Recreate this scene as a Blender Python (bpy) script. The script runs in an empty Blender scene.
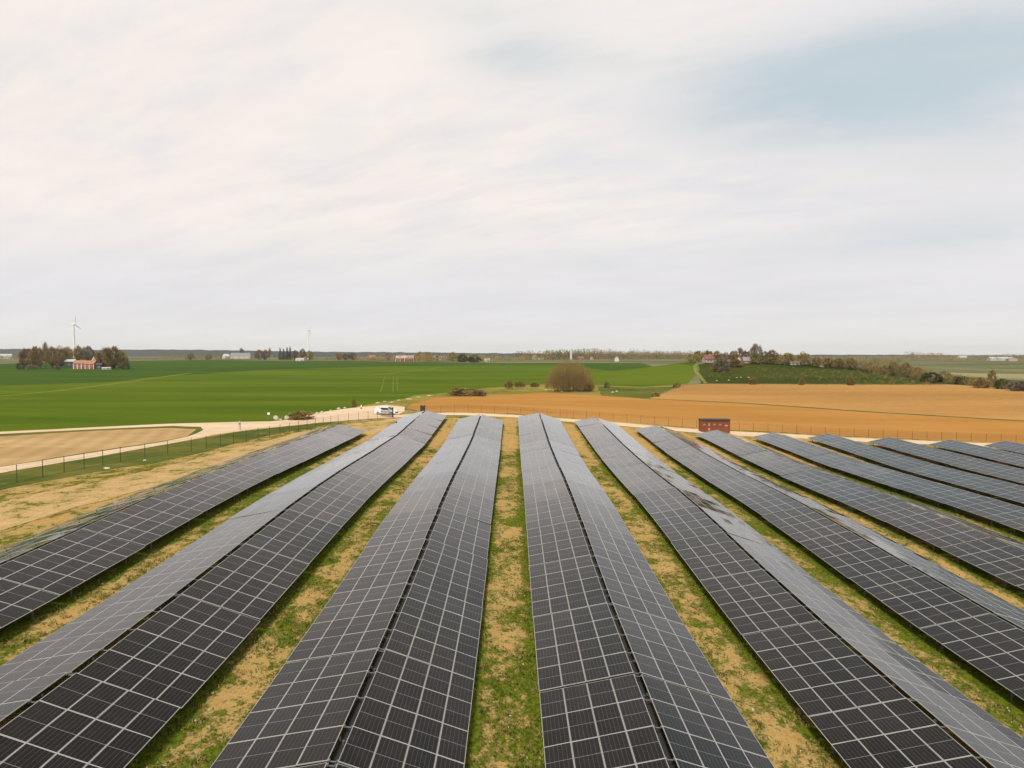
import bpy, bmesh, math, random
from mathutils import Vector, Matrix, Euler, noise as mnoise
random.seed(7)
R = math.radians
scene = bpy.context.scene
COL = scene.collection

# ------------------------------------------------------------------ camera, sky, sun, exposure
CAM_Z = 16.0; F_PX = 692.0; PITCH = math.atan(28/692.0); VPX = 511.3
cam_d = bpy.data.cameras.new('camera'); cam = bpy.data.objects.new('camera', cam_d); COL.objects.link(cam)
cam_d.sensor_width = 36.0; cam_d.lens = F_PX/1024*36.0; cam_d.clip_start = .1; cam_d.clip_end = 30000
cam.location = (0, 0, CAM_Z); cam.rotation_euler = (math.pi/2-PITCH, 0, 0)
scene.camera = cam
scene.view_settings.view_transform = 'Standard'; scene.view_settings.look = 'None'
scene.view_settings.gamma = 1; scene.view_settings.use_curve_mapping = False
scene.view_settings.exposure = 0.35
SUN_EL, SUN_AZ = R(54), R(-165)          # azimuth measured from +Y towards +X: behind the camera on the left
sun_d = bpy.data.lights.new('sun', 'SUN'); sun = bpy.data.objects.new('sun', sun_d); COL.objects.link(sun)
sun_d.energy = 3.0; sun_d.angle = R(12); sun_d.color = (1, .94, .84)
sdir = Vector((math.sin(SUN_AZ)*math.cos(SUN_EL), math.cos(SUN_AZ)*math.cos(SUN_EL), math.sin(SUN_EL)))
sun.rotation_euler = (-sdir).to_track_quat('-Z', 'Y').to_euler(); sun.location = (0, 0, 80)

class NT:
    """small helper for building node trees"""
    def __init__(s, tree): s.t = tree
    def n(s, kind, **kw):
        nd = s.t.nodes.new(kind)
        for k, v in kw.items(): setattr(nd, k, v)
        return nd
    def put(s, sock, v):
        if hasattr(v, 'is_output') or isinstance(v, bpy.types.NodeSocket): s.t.links.new(v, sock)
        else:
            if isinstance(v, (tuple, list)) and sock.type == 'RGBA' and len(v) == 3: v = (*v, 1)
            sock.default_value = v
    def m(s, op, a, b=0.0, c=None, clamp=False):
        nd = s.n('ShaderNodeMath', operation=op, use_clamp=clamp)
        s.put(nd.inputs[0], a); s.put(nd.inputs[1], b)
        if c is not None: s.put(nd.inputs[2], c)
        return nd.outputs[0]
    def mix(s, f, a, b, blend='MIX'):
        nd = s.n('ShaderNodeMix', data_type='RGBA', blend_type=blend)
        s.put(nd.inputs[0], f); s.put(nd.inputs[6], a); s.put(nd.inputs[7], b)
        return nd.outputs[2]
    def noise(s, vec, scale, detail=4, rough=.55, dist=0.0):
        nd = s.n('ShaderNodeTexNoise')
        s.put(nd.inputs['Vector'], vec); nd.inputs['Scale'].default_value = scale
        nd.inputs['Detail'].default_value = detail; nd.inputs['Roughness'].default_value = rough
        nd.inputs['Distortion'].default_value = dist
        return nd.outputs['Fac']
    def step(s, v, a, b):
        nd = s.n('ShaderNodeMapRange', interpolation_type='SMOOTHSTEP')
        s.put(nd.inputs[0], v); nd.inputs[1].default_value = a; nd.inputs[2].default_value = b
        return nd.outputs[0]
    def scale(s, vec, sc):
        nd = s.n('ShaderNodeVectorMath', operation='MULTIPLY'); s.put(nd.inputs[0], vec); nd.inputs[1].default_value = sc
        return nd.outputs[0]

world = bpy.data.worlds.new('World'); scene.world = world; world.use_nodes = True
w = NT(world.node_tree); world.node_tree.nodes.clear()
sky = w.n('ShaderNodeTexSky', sky_type='NISHITA', sun_disc=False)
sky.sun_elevation = SUN_EL; sky.sun_rotation = SUN_AZ; sky.air_density = 1.0; sky.dust_density = 2.0; sky.altitude = 50
tc = w.n('ShaderNodeTexCoord'); dirv = tc.outputs['Generated']
sp = w.n('ShaderNodeSeparateXYZ'); w.put(sp.inputs[0], dirv)
az = w.m('ARCTAN2', sp.outputs[0], sp.outputs[1]); el = w.m('ARCSINE', sp.outputs[2])
zc = w.m('ADD', w.m('MAXIMUM', sp.outputs[2], 0.0), .16)
cv = w.n('ShaderNodeCombineXYZ'); w.put(cv.inputs[0], w.m('DIVIDE', sp.outputs[0], zc)); w.put(cv.inputs[1], w.m('DIVIDE', sp.outputs[1], zc))
cl1 = w.noise(w.scale(cv.outputs[0], (.55, 1.0, 1.0)), 1.0, 6, .55, .15)
rotv = w.n('ShaderNodeVectorRotate', rotation_type='Z_AXIS'); w.put(rotv.inputs['Vector'], cv.outputs[0]); rotv.inputs['Angle'].default_value = R(28)
cl2 = w.noise(w.scale(rotv.outputs[0], (.7, 2.2, 1.0)), 1.9, 8, .62, .2)
cl3 = w.noise(w.scale(rotv.outputs[0], (.8, 1.7, 1.0)), 3.6, 9, .64, .35)
def hole(px, py, rx, ry):
    a = math.atan((px-512)/692); e = math.atan((356-py)/692*math.cos(a))
    da = w.m('DIVIDE', w.m('SUBTRACT', az, a), rx/692); de = w.m('DIVIDE', w.m('SUBTRACT', el, e), ry/692)
    return w.m('EXPONENT', w.m('MULTIPLY', w.m('ADD', w.m('MULTIPLY', da, da), w.m('MULTIPLY', de, de)), -1.0))
hsum = None
for hx, hy, rx, ry, k in ((820, 97, 165, 44, 1.0), (985, 45, 190, 50, .55), (520, 64, 85, 28, .62), (905, 238, 130, 22, .55),
                          (440, 10, 150, 22, .35), (335, 138, 50, 34, .32), (560, 262, 190, 18, .36), (1010, 150, 130, 50, .4), (120, 60, 90, 28, .15)):
    h = w.m('MULTIPLY', hole(hx, hy, rx, ry), k)
    hsum = h if hsum is None else w.m('ADD', hsum, h)
brk = w.m('ADD', w.m('SUBTRACT', cl1, .5), w.m('ADD', w.m('MULTIPLY', w.m('SUBTRACT', cl2, .5), 1.2), w.m('MULTIPLY', w.m('SUBTRACT', cl3, .5), .9)))
thin = w.step(w.m('ADD', hsum, brk), .14, 1.15)

puff = w.m('ADD', w.m('MULTIPLY', w.m('SUBTRACT', cl1, .5), 1.6), w.m('ADD', w.m('MULTIPLY', w.m('SUBTRACT', cl2, .5), 1.3), w.m('MULTIPLY', w.m('SUBTRACT', cl3, .5), 1.5)))
puff = w.m('ADD', puff, w.m('MULTIPLY', w.step(az, .40, -.30), .42))
puff = w.m('MULTIPLY', w.step(puff, -.30, .62), w.step(el, .07, .20))
cloud = w.mix(puff, (6.45, 6.36, 6.55), (7.5, 6.95, 6.55))
cloud = w.mix(w.step(el, .075, .0), cloud, (7.1, 6.95, 6.6))
cloud = w.mix(w.m('MULTIPLY', w.step(el, .48, 1.2), .5), cloud, (2.6, 2.7, 2.9))
shade = w.m('ADD', .975, w.m('MULTIPLY', w.m('SUBTRACT', w.m('ADD', w.m('MULTIPLY', cl1, .5), w.m('MULTIPLY', cl2, .5)), .5), .30))
cloudc = w.n('ShaderNodeVectorMath', operation='SCALE'); w.put(cloudc.inputs[0], cloud); w.put(cloudc.inputs['Scale'], shade)
blue = w.n('ShaderNodeVectorMath', operation='SCALE'); w.put(blue.inputs[0], sky.outputs[0]); blue.inputs['Scale'].default_value = 1.0
bluec = w.mix(.80, blue.outputs[0], (3.9, 5.0, 5.3))
final = w.mix(w.m('MULTIPLY', thin, .72), cloudc.outputs[0], bluec)
bg = w.n('ShaderNodeBackground'); w.put(bg.inputs[0], final); bg.inputs[1].default_value = .1
wo = w.n('ShaderNodeOutputWorld'); w.t.links.new(bg.outputs[0], wo.inputs[0])

# ------------------------------------------------------------------ terrain
XK = [-60, -36, -24.2, -13, 0, 12.7, 24, 35.6, 47.1, 58.6, 70.1, 81.5, 112]
YK = [10, 30, 40, 50, 60, 72, 85, 105, 140]
EK = [[-12.5, -12.4, -12.3, -12.25, -12.2, -12.2, -12.2, -12.3, -12.3],
      [-12.6, -12.5, -12.35, -12.1, -11.9, -11.9, -12.0, -12.25, -12.1],
      [-13.0, -12.9, -12.7, -12.35, -12.1, -12.12, -12.3, -12.5, -12.1],
      [-14.0, -13.8, -13.5, -13.12, -12.95, -12.9, -13.1, -13.2, -11.85],
      [-15.1, -14.9, -14.8, -14.4, -13.95, -13.75, -13.9, -13.85, -12.4],
      [-15.6, -15.5, -15.45, -15.1, -14.7, -14.56, -14.7, -14.5, -13.35],
      [-16.2, -16.2, -16.1, -15.85, -15.5, -15.3, -15.35, -15.15, -14.1],
      [-16.7, -16.6, -16.5, -16.2, -15.85, -15.72, -15.9, -15.75, -15.05],
      [-17.1, -17.0, -16.8, -16.5, -16.2, -16.05, -16.2, -16.35, -15.75],
      [-17.5, -17.4, -17.3, -17.1, -16.95, -16.85, -16.9, -17.05, -16.15],
      [-17.9, -17.8, -17.7, -17.6, -17.5, -17.4, -17.45, -17.5, -16.8],
      [-18.2, -18.1, -18.1, -18.0, -17.9, -17.85, -17.8, -17.7, -17.2],
      [-18.9, -18.8, -18.8, -18.7, -18.6, -18.6, -18.6, -18.5, -18.2]]
def seg(K, v):
    if v <= K[0]: return 0, 0.0
    if v >= K[-1]: return len(K)-2, 1.0
    for i in range(len(K)-1):
        if v <= K[i+1]: return i, (v-K[i])/(K[i+1]-K[i])
def edge_rel(x, y):
    i, u = seg(XK, x); j, v = seg(YK, y)
    a = EK[i][j]*(1-v)+EK[i][j+1]*v; b = EK[i+1][j]*(1-v)+EK[i+1][j+1]*v
    return a*(1-u)+b*u
def sst(v, a, b):
    t = min(1, max(0, (v-a)/(b-a))); return t*t*(3-2*t)
def ground_z(x, y):
    near = edge_rel(x, y)-.75
    d = math.hypot(x, y)
    far = -16.4+7.6*sst(d, 380, 1150)+3.5*sst(d, 1500, 4000)
    far += 13.5*math.exp(-((x-178)/95)**2-((y-505)/62)**2) + 6.5*math.exp(-((x-300)/110)**2-((y-560)/70)**2)
    far += .6*math.sin(x*.011+1)*math.cos(y*.013) * sst(d, 180, 400)
    t = max(sst(y, 150, 290), sst(abs(x), 130, 300))
    return CAM_Z + near*(1-t)+far*t
FWD = Vector((0, math.cos(PITCH), -math.sin(PITCH))); UPV = Vector((0, math.sin(PITCH), math.cos(PITCH)))
def ray(px, py): return FWD+Vector((1, 0, 0))*((px-VPX)/F_PX)+UPV*(-(py-384)/F_PX)
def at(px, py, dmax=6000):
    """the ground point seen along one direction from the photographer's place"""
    r = ray(px, py); d = 8.0; prev = d
    while d < dmax:
        if CAM_Z+r.z*d < ground_z(r.x*d, r.y*d): break
        prev = d; d *= 1.01
    lo, hi = prev, d
    for _ in range(30):
        m = (lo+hi)/2
        if CAM_Z+r.z*m < ground_z(r.x*m, r.y*m): hi = m
        else: lo = m
    return Vector((r.x*hi, r.y*hi, ground_z(r.x*hi, r.y*hi)))
def at_dist(px, d):
    x = (px-VPX)/F_PX*d; return Vector((x, d, ground_z(x, d)))

def axis(lo, mid0, mid1, step, hi, grow):
    a = []
    v = mid0
    while v < mid1+1e-6: a.append(v); v += step
    s = step; v = a[-1]
    while v < hi: s *= grow; v += s; a.append(v)
    s = step; v = a[0]; pre = []
    while v > lo: s *= grow; v -= s; pre.append(v)
    return pre[::-1]+a
GX = axis(-6000, -150, 150, 5, 6000, 1.13)
GY = axis(-60, -10, 200, 5, 9000, 1.055)
GZ = [[ground_z(x, y) for y in GY] for x in GX]

# ------------------------------------------------------------------ mesh helpers
def tag(o, label=None, cat=None, group=None, kind=None):
    if label: o['label'] = label
    if cat: o['category'] = cat
    if group: o['group'] = group
    if kind: o['kind'] = kind
    return o
def link(name, mesh, parent=None, loc=None, rot=None, scale=None):
    o = bpy.data.objects.new(name, mesh); COL.objects.link(o)
    if parent is not None: o.parent = parent
    if loc is not None: o.location = loc
    if rot is not None: o.rotation_euler = rot
    if scale is not None: o.scale = scale
    return o
def empty(name, loc, rz=0.0, label=None, cat=None, group=None):
    o = bpy.data.objects.new(name, None); COL.objects.link(o); o.location = loc; o.rotation_euler = (0, 0, rz)
    o.empty_display_size = .3
    return tag(o, label, cat, group)
def mesh_of(name, verts, faces, mats, mi=None, smooth=False):
    me = bpy.data.meshes.new(name); me.from_pydata(verts, [], faces)
    for m in (mats if isinstance(mats, (list, tuple)) else [mats]): me.materials.append(m)
    if mi: me.polygons.foreach_set('material_index', mi)
    if smooth: me.polygons.foreach_set('use_smooth', [True]*len(faces))
    me.update(); return me
class MB:
    """collects boxes, bars, prisms and cards for ONE mesh object"""
    def __init__(s): s.v = []; s.f = []; s.mi = []
    def face(s, pts, mi=0):
        b = len(s.v); s.v += [tuple(p) for p in pts]; s.f.append(tuple(range(b, b+len(pts)))); s.mi.append(mi)
    def box(s, c, size, mi=0, M=None):
        x, y, z = size[0]/2, size[1]/2, size[2]/2; b = len(s.v)
        P = [Vector((sx*x+c[0], sy*y+c[1], sz*z+c[2])) for sx in (-1, 1) for sy in (-1, 1) for sz in (-1, 1)]
        if M is not None: P = [M @ p for p in P]
        s.v += [tuple(p) for p in P]
        for q in ((0, 1, 3, 2), (4, 6, 7, 5), (0, 4, 5, 1), (2, 3, 7, 6), (0, 2, 6, 4), (1, 5, 7, 3)):
            s.f.append(tuple(b+i for i in q)); s.mi.append(mi)
    def tube(s, a, b_, r0, r1=None, n=6, mi=0, cap=True):
        a = Vector(a); b_ = Vector(b_); r1 = r0 if r1 is None else r1
        d = (b_-a).normalized(); p = d.orthogonal().normalized(); q = d.cross(p); k = len(s.v)
        for c, r in ((a, r0), (b_, r1)):
            for i in range(n):
                t = 2*math.pi*i/n; s.v.append(tuple(c+p*(r*math.cos(t))+q*(r*math.sin(t))))
        for i in range(n):
            j = (i+1) % n; s.f.append((k+i, k+j, k+n+j, k+n+i)); s.mi.append(mi)
        if cap:
            s.f.append(tuple(k+i for i in range(n))[::-1]); s.mi.append(mi)
            s.f.append(tuple(k+n+i for i in range(n))); s.mi.append(mi)
    def prism(s, prof, axis_, a, b_, mi=0):
        """prof: 2-D outline, extruded along 'x' or 'y' from a to b_"""
        k = len(s.v); n = len(prof)
        for t in (a, b_):
            for (u, z) in prof: s.v.append((t, u, z) if axis_ == 'x' else (u, t, z))
        s.f.append(tuple(range(k, k+n))); s.f.append(tuple(range(k+2*n-1, k+n-1, -1))); s.mi += [mi, mi]
        for i in range(n):
            j = (i+1) % n; s.f.append((k+i, k+n+i, k+n+j, k+j)); s.mi.append(mi)
    def mesh(s, name, mats, smooth=False, fix=False):
        me = mesh_of(name, s.v, s.f, mats, s.mi, smooth)
        if fix:
            bm = bmesh.new(); bm.from_mesh(me); bmesh.ops.recalc_face_normals(bm, faces=bm.faces); bm.to_mesh(me); bm.free()
        return me
    def build(s, name, mats, parent=None, smooth=False, fix=True, **kw):
        return link(name, s.mesh(name, mats, smooth, fix), parent, **kw)

# ------------------------------------------------------------------ materials
MATS = {}
def mat(name):
    m = bpy.data.materials.new(name); m.use_nodes = True; m.node_tree.nodes.clear(); MATS[name] = m
    t = NT(m.node_tree); o = t.n('ShaderNodeOutputMaterial'); b = t.n('ShaderNodeBsdfPrincipled')
    t.t.links.new(b.outputs[0], o.inputs[0]); t.b = b; t.mat = m
    return t
def objco(t): return t.n('ShaderNodeTexCoord').outputs['Object']
def worldco(t): return t.n('ShaderNodeNewGeometry').outputs['Position']
def bump(t, h, strength, dist):
    b = t.n('ShaderNodeBump'); b.inputs['Strength'].default_value = strength; b.inputs['Distance'].default_value = dist
    t.put(b.inputs['Height'], h); t.put(t.b.inputs['Normal'], b.outputs[0])
def simple(name, c, rough=.7, metal=0, var=.12, nscale=3.0, spec=.5):
    t = mat(name); p = objco(t)
    n = t.noise(p, nscale, 5, .6); f = t.m('ADD', 1-var, t.m('MULTIPLY', n, 2*var))
    v = t.n('ShaderNodeVectorMath', operation='SCALE'); v.inputs[0].default_value = c; t.put(v.inputs['Scale'], f)
    t.put(t.b.inputs['Base Color'], v.outputs[0]); t.b.inputs['Roughness'].default_value = rough
    t.b.inputs['Metallic'].default_value = metal; t.b.inputs['Specular IOR Level'].default_value = spec
    return t.mat
alu = simple('aluminium', (.46, .45, .42), .45, .3, .06, 2.0)
galv = simple('galvanised_steel', (.16, .16, .16), .5, .5, .15, 6.0)
dark_steel = simple('dark_green_steel', (.03, .035, .032), .5, 0, .1)
white_paint = simple('white_paint', (.78, .77, .75), .45, 0, .05, 1.5)
black_rubber = simple('rubber', (.02, .02, .02), .8)
car_glass = simple('car_glass', (.02, .025, .03), .08, 0, .02)
# photovoltaic laminate: dark half-cut cells with pale gaps, thin glass coat
t = mat('pv_laminate'); p = objco(t); s3 = t.n('ShaderNodeSeparateXYZ'); t.put(s3.inputs[0], p)
def lines(coord, period, half):
    fr = t.m('FRACT', t.m('ADD', t.m('DIVIDE', coord, period), 100.0))
    dd = t.m('MULTIPLY', t.m('MINIMUM', fr, t.m('SUBTRACT', 1.0, fr)), period)
    return t.m('LESS_THAN', dd, half)
cellx = lines(s3.outputs[0], .1645, .0042)
celly = lines(s3.outputs[1], .0842, .0011)
mid = t.m('LESS_THAN', t.m('ABSOLUTE', s3.outputs[1]), .011)
bus = lines(s3.outputs[0], .01828, .0005)
oi = t.n('ShaderNodeObjectInfo'); rnd = oi.outputs['Random']
cell = t.mix(rnd, (.0028, .0024, .0019), (.0075, .0063, .0052))
cell = t.mix(t.m('MULTIPLY', t.noise(worldco(t), .6, 4), .5), cell, (.012, .010, .009))
c = cell
c = t.mix(t.m('MULTIPLY', celly, .06), c, (.30, .29, .28))
c = t.mix(t.m('MULTIPLY', cellx, .22), c, (.34, .33, .32)); c = t.mix(t.m('MULTIPLY', mid, .45), c, (.40, .39, .38))
dust = t.noise(worldco(t), 1.7, 6, .65)
c = t.mix(t.m('MULTIPLY', t.step(dust, .45, .8), .022), c, (.35, .29, .22))
t.put(t.b.inputs['Base Color'], c); t.b.inputs['IOR'].default_value = 1.13; t.b.inputs['Coat Weight'].default_value = 1; t.b.inputs['Coat IOR'].default_value = 1.135; t.b.inputs['Coat Roughness'].default_value = .04
t.put(t.b.inputs['Roughness'], t.m('ADD', .03, t.m('MULTIPLY', dust, .07)))
# faint sheen added to the glass, imitating silvery sky reflection at grazing angles
t.b.inputs['Sheen Weight'].default_value = .05; t.b.inputs['Sheen Roughness'].default_value = .16; t.b.inputs['Sheen Tint'].default_value = (.95, 1, .95, 1)
pv = t.mat

def soil_grass(name, soil1, soil2, g1, g2, kind):
    """mottled ground: bare soil, straw and grass patches in metres"""
    t = mat(name); p = worldco(t); p = t.scale(p, (1, .7, 1))
    a = t.noise(p, .55, 6, .62, .4); b = t.noise(p, 2.3, 6, .65); c = t.noise(p, 9.0, 4, .7); d = t.noise(p, .07, 3)
    soil = t.mix(t.step(b, .3, .7), soil1, soil2); soil = t.mix(t.m('MULTIPLY', t.step(t.noise(p, 7.0, 5, .75), .50, .66), .45), soil, tuple(.5*v for v in soil1))
    soil = t.mix(t.m('MULTIPLY', t.step(c, .62, .78), .5), soil, tuple(min(.8, 1.45*v) for v in soil2))
    straw = t.mix(c, (.30, .22, .075), (.42, .32, .12))
    gr = t.mix(t.step(t.noise(p, 5.5, 5, .75), .36, .66), g1, g2); gr = t.mix(t.m('MULTIPLY', t.step(t.noise(p, 14.0, 3, .7), .55, .72), .55), gr, (.24, .20, .05))
    f = t.m('ADD', a, t.m('MULTIPLY', t.m('SUBTRACT', b, .5), .85))
    f = t.m('ADD', f, t.m('MULTIPLY', t.m('SUBTRACT', c, .5), .75))
    f = t.m('ADD', f, t.m('MULTIPLY', t.m('SUBTRACT', d, .5), .7))
    if kind == 'strip':
        uv = t.n('ShaderNodeUVMap'); su = t.n('ShaderNodeSeparateXYZ'); t.put(su.inputs[0], uv.outputs[0])
        e = t.m('ABSOLUTE', su.outputs[0])
        f = t.m('ADD', f, t.m('MULTIPLY', t.step(e, .5, 1.05), .20))
        f = t.m('ADD', f, t.m('MULTIPLY', t.step(su.outputs[1], 115.0, 88.0), .02))
        f = t.m('SUBTRACT', f, t.m('MULTIPLY', t.step(su.outputs[1], 95.0, 118.0), .20))
        lo, hi = .43, .63
    elif kind == 'track': lo, hi = .56, .80
    else: lo, hi = .44, .66
    gm = t.step(f, lo, hi); sm = t.step(f, lo-.16, lo+.06)
    col = t.mix(t.m('MULTIPLY', sm, .75), soil, straw); col = t.mix(gm, col, gr)
    t.put(t.b.inputs['Base Color'], col); t.b.inputs['Roughness'].default_value = .95; t.b.inputs['Specular IOR Level'].default_value = 0
    bump(t, t.m('ADD', t.m('MULTIPLY', c, .6), t.m('MULTIPLY', gm, .35)), .9, .10)
    return t.mat
SOIL1, SOIL2 = (.34, .195, .060), (.46, .295, .115)
G1, G2 = (.034, .058, .006), (.135, .158, .012)
m_ground = soil_grass('farm_ground', SOIL1, SOIL2, G1, G2, 'plain')
m_strip = soil_grass('row_strip_ground', SOIL1, SOIL2, G1, G2, 'strip')
m_track = soil_grass('dirt_track', (.38, .24, .105), (.52, .355, .185), G1, G2, 'track')
def field(name, c1, c2, c3=None, wave=None, nsc=.02, rough=.95):
    t = mat(name); p = worldco(t)
    a = t.noise(t.scale(p, (.35, 1.6, 1)), nsc, 4, .5); b = t.noise(p, .35, 5, .65); g = t.noise(p, 3.0, 3, .7)
    col = t.mix(t.step(t.m('ADD', t.m('MULTIPLY', a, .55), t.m('MULTIPLY', t.noise(t.scale(p, (.5, 1, 1)), nsc*.33, 3, .6), .45)), .38, .60), c1, c2)
    if c3 is not None: col = t.mix(t.m('MULTIPLY', t.step(b, .48, .75), .55), col, c3)
    if wave:
        ang, period, depth = wave
        sx = t.n('ShaderNodeSeparateXYZ'); t.put(sx.inputs[0], p)
        u = t.m('ADD', t.m('MULTIPLY', sx.outputs[0], math.cos(ang)), t.m('MULTIPLY', sx.outputs[1], math.sin(ang)))
        u = t.m('ADD', u, t.m('MULTIPLY', b, .8))
        wv = t.m('ADD', .5, t.m('MULTIPLY', t.m('SINE', t.m('MULTIPLY', u, 2*math.pi/period)), .5))
        col = t.mix(t.m('MULTIPLY', wv, depth), col, tuple(.55*v for v in c1))
    col = t.mix(t.m('MULTIPLY', g, .22), col, tuple(.6*v for v in c2))
    t.put(t.b.inputs['Base Color'], col); t.b.inputs['Roughness'].default_value = rough; t.b.inputs['Specular IOR Level'].default_value = 0
    bump(t, t.m('ADD', b, g), .6, .12)
    return t.mat
m_green = field('winter_wheat', (.058, .102, .010), (.102, .138, .014), (.115, .125, .018), (R(70), 14, .10))
m_green2 = field('dark_wheat', (.036, .078, .016), (.060, .100, .016), (.05, .08, .014), (R(70), 14, .08))
m_orange = field('tilled_earth', (.34, .162, .040), (.42, .215, .062), (.30, .150, .042), (R(82), 5.5, .10), .03)
m_orange2 = field('dry_tilled_earth', (.44, .245, .080), (.31, .165, .052), (.47, .28, .105), (R(85), 7.0, .10), .012)
m_tan = field('stubble', (.36, .235, .105), (.46, .32, .155), (.25, .15, .055), (R(20), 3.2, .28), .06)
m_verge = field('rough_grass', (.055, .085, .018), (.125, .125, .028), (.25, .19, .06), None, .08)
m_margin = field('dry_margin', (.13, .14, .022), (.26, .20, .045), (.36, .28, .10), None, .08)
m_meadow = field('hill_meadow', (.022, .040, .007), (.052, .062, .012), (.10, .075, .025), None, .06)
m_road = field('gravel_road', (.56, .42, .275), (.63, .48, .33), (.42, .29, .17), None, .12)
m_path = field('pale_path', (.13, .155, .03), (.19, .19, .045), None, None, .1)
m_pale = field('pale_stubble', (.27, .24, .13), (.20, .20, .09), None, None, .01)
m_far = field('far_fields', (.055, .085, .040), (.20, .18, .09), (.08, .09, .05), None, .006)
m_hill = field('wooded_hill', (.040, .050, .038), (.055, .062, .048), (.03, .036, .03), None, .006)

# ------------------------------------------------------------------ ground sheet and draped fields
NX, NY = len(GX), len(GY)
gv = [(GX[i], GY[j], GZ[i][j]) for i in range(NX) for j in range(NY)]
gf = []
for i in range(NX-1):
    for j in range(NY-1):
        a, b, c, d = i*NY+j, (i+1)*NY+j, (i+1)*NY+j+1, i*NY+j+1
        gf += [(a, b, c), (a, c, d)]
far_idx = [1 if (sum(gv[k][1] for k in f)/3 > 165 or abs(sum(gv[k][0] for k in f)/3) > 125) else 0 for f in gf]
g = link('ground', mesh_of('ground', gv, gf, [m_ground, m_far], far_idx, True)); tag(g, 'gently sloping earth and grass the solar farm stands on', 'ground', kind='structure')

def wobble(poly, step, amp):
    out = []
    n = len(poly)
    for i in range(n):
        a, b = Vector(poly[i][:2]), Vector(poly[(i+1) % n][:2]); L = (b-a).length
        k = max(1, min(60, int(L/step))); nr = Vector((-(b-a).y, (b-a).x)).normalized() if L > 1e-6 else Vector((0, 0))
        for q in range(k):
            p = a.lerp(b, q/k); o = mnoise.noise(Vector((p.x*.35/step*2, p.y*.35/step*2, 3.1)))*amp if amp else 0
            out.append(p+nr*o)
    return out
def inside(poly, x, y):
    c = False; n = len(poly); j = n-1
    for i in range(n):
        xi, yi = poly[i]; xj, yj = poly[j]
        if (yi > y) != (yj > y) and x < (xj-xi)*(y-yi)/(yj-yi)+xi: c = not c
        j = i
    return c
def clip_tri(poly, tri):
    out = [Vector(p) for p in poly]
    for k in range(3):
        a, b = tri[k], tri[(k+1) % 3]
        ex, ey = b[0]-a[0], b[1]-a[1]
        src, out = out, []
        if not src: return out
        side = [ex*(p.y-a[1])-ey*(p.x-a[0]) for p in src]
        for i in range(len(src)):
            p, q = src[i-1], src[i]; sp_, sq = side[i-1], side[i]
            if sq >= 0:
                if sp_ < 0: out.append(p.lerp(q, sp_/(sp_-sq)))
                out.append(q)
            elif sp_ >= 0: out.append(p.lerp(q, sp_/(sp_-sq)))
    return out
LAYER = [0]
def drape(name, poly, m, lift, label, step=3.0, amp=0.0, uv=None, cat='ground'):
    """a sheet that follows the ground exactly, `lift` metres above it"""
    LAYER[0] += 1; lift = .0015*LAYER[0]
    P = wobble(poly, step, amp)
    if sum(a.x*b.y-b.x*a.y for a, b in zip(P, P[1:]+P[:1])) < 0: P = P[::-1]
    P2 = [(p.x, p.y) for p in P]
    x0, x1 = min(p[0] for p in P2), max(p[0] for p in P2); y0, y1 = min(p[1] for p in P2), max(p[1] for p in P2)
    edges = [(min(a[0], b[0]), max(a[0], b[0]), min(a[1], b[1]), max(a[1], b[1])) for a, b in zip(P2, P2[1:]+P2[:1])]
    V, F = [], []; idx = {}
    def vert(x, y, z):
        k = (round(x, 3), round(y, 3))
        if k not in idx: idx[k] = len(V); V.append((x, y, z+lift))
        return idx[k]
    for i in range(NX-1):
        if GX[i+1] < x0 or GX[i] > x1: continue
        ed = [e for e in edges if e[0] <= GX[i+1] and e[1] >= GX[i]]
        for j in range(NY-1):
            if GY[j+1] < y0 or GY[j] > y1: continue
            touch = any(e[2] <= GY[j+1] and e[3] >= GY[j] for e in ed)
            A, B, C_, D = [(GX[a], GY[b], GZ[a][b]) for a, b in ((i, j), (i+1, j), (i+1, j+1), (i, j+1))]
            for tri in ((A, B, C_), (A, C_, D)):
                if not touch:
                    cx = (tri[0][0]+tri[1][0]+tri[2][0])/3; cy = (tri[0][1]+tri[1][1]+tri[2][1])/3
                    if inside(P2, cx, cy): F.append(tuple(vert(*p) for p in tri))
                    continue
                pts = clip_tri(P, tri)
                if len(pts) < 3: continue
                (ax, ay, az_), (bx, by, bz), (cx, cy, cz) = tri
                det = (by-cy)*(ax-cx)+(cx-bx)*(ay-cy); ids = []
                for p in pts:
                    l1 = ((by-cy)*(p.x-cx)+(cx-bx)*(p.y-cy))/det; l2 = ((cy-ay)*(p.x-cx)+(ax-cx)*(p.y-cy))/det
                    k = vert(p.x, p.y, l1*az_+l2*bz+(1-l1-l2)*cz)
                    if not ids or ids[-1] != k: ids.append(k)
                if len(ids) > 1 and ids[0] == ids[-1]: ids.pop()
                if len(set(ids)) == len(ids) and len(ids) >= 3: F.append(tuple(ids))
                elif len(set(ids)) >= 3:
                    u_ = list(dict.fromkeys(ids)); F.append(tuple(u_))
    me = mesh_of(name, V, F, m, None, True)
    if uv:
        lay = me.uv_layers.new(name='UVMap'); lv = me.loops
        for k in range(len(lv)):
            co = V[lv[k].vertex_index]; lay.data[k].uv = uv(co[0], co[1])
    o = link(name, me); return tag(o, label, None, None, 'structure')
def P(*pts): return [at(*p) for p in pts]

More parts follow.
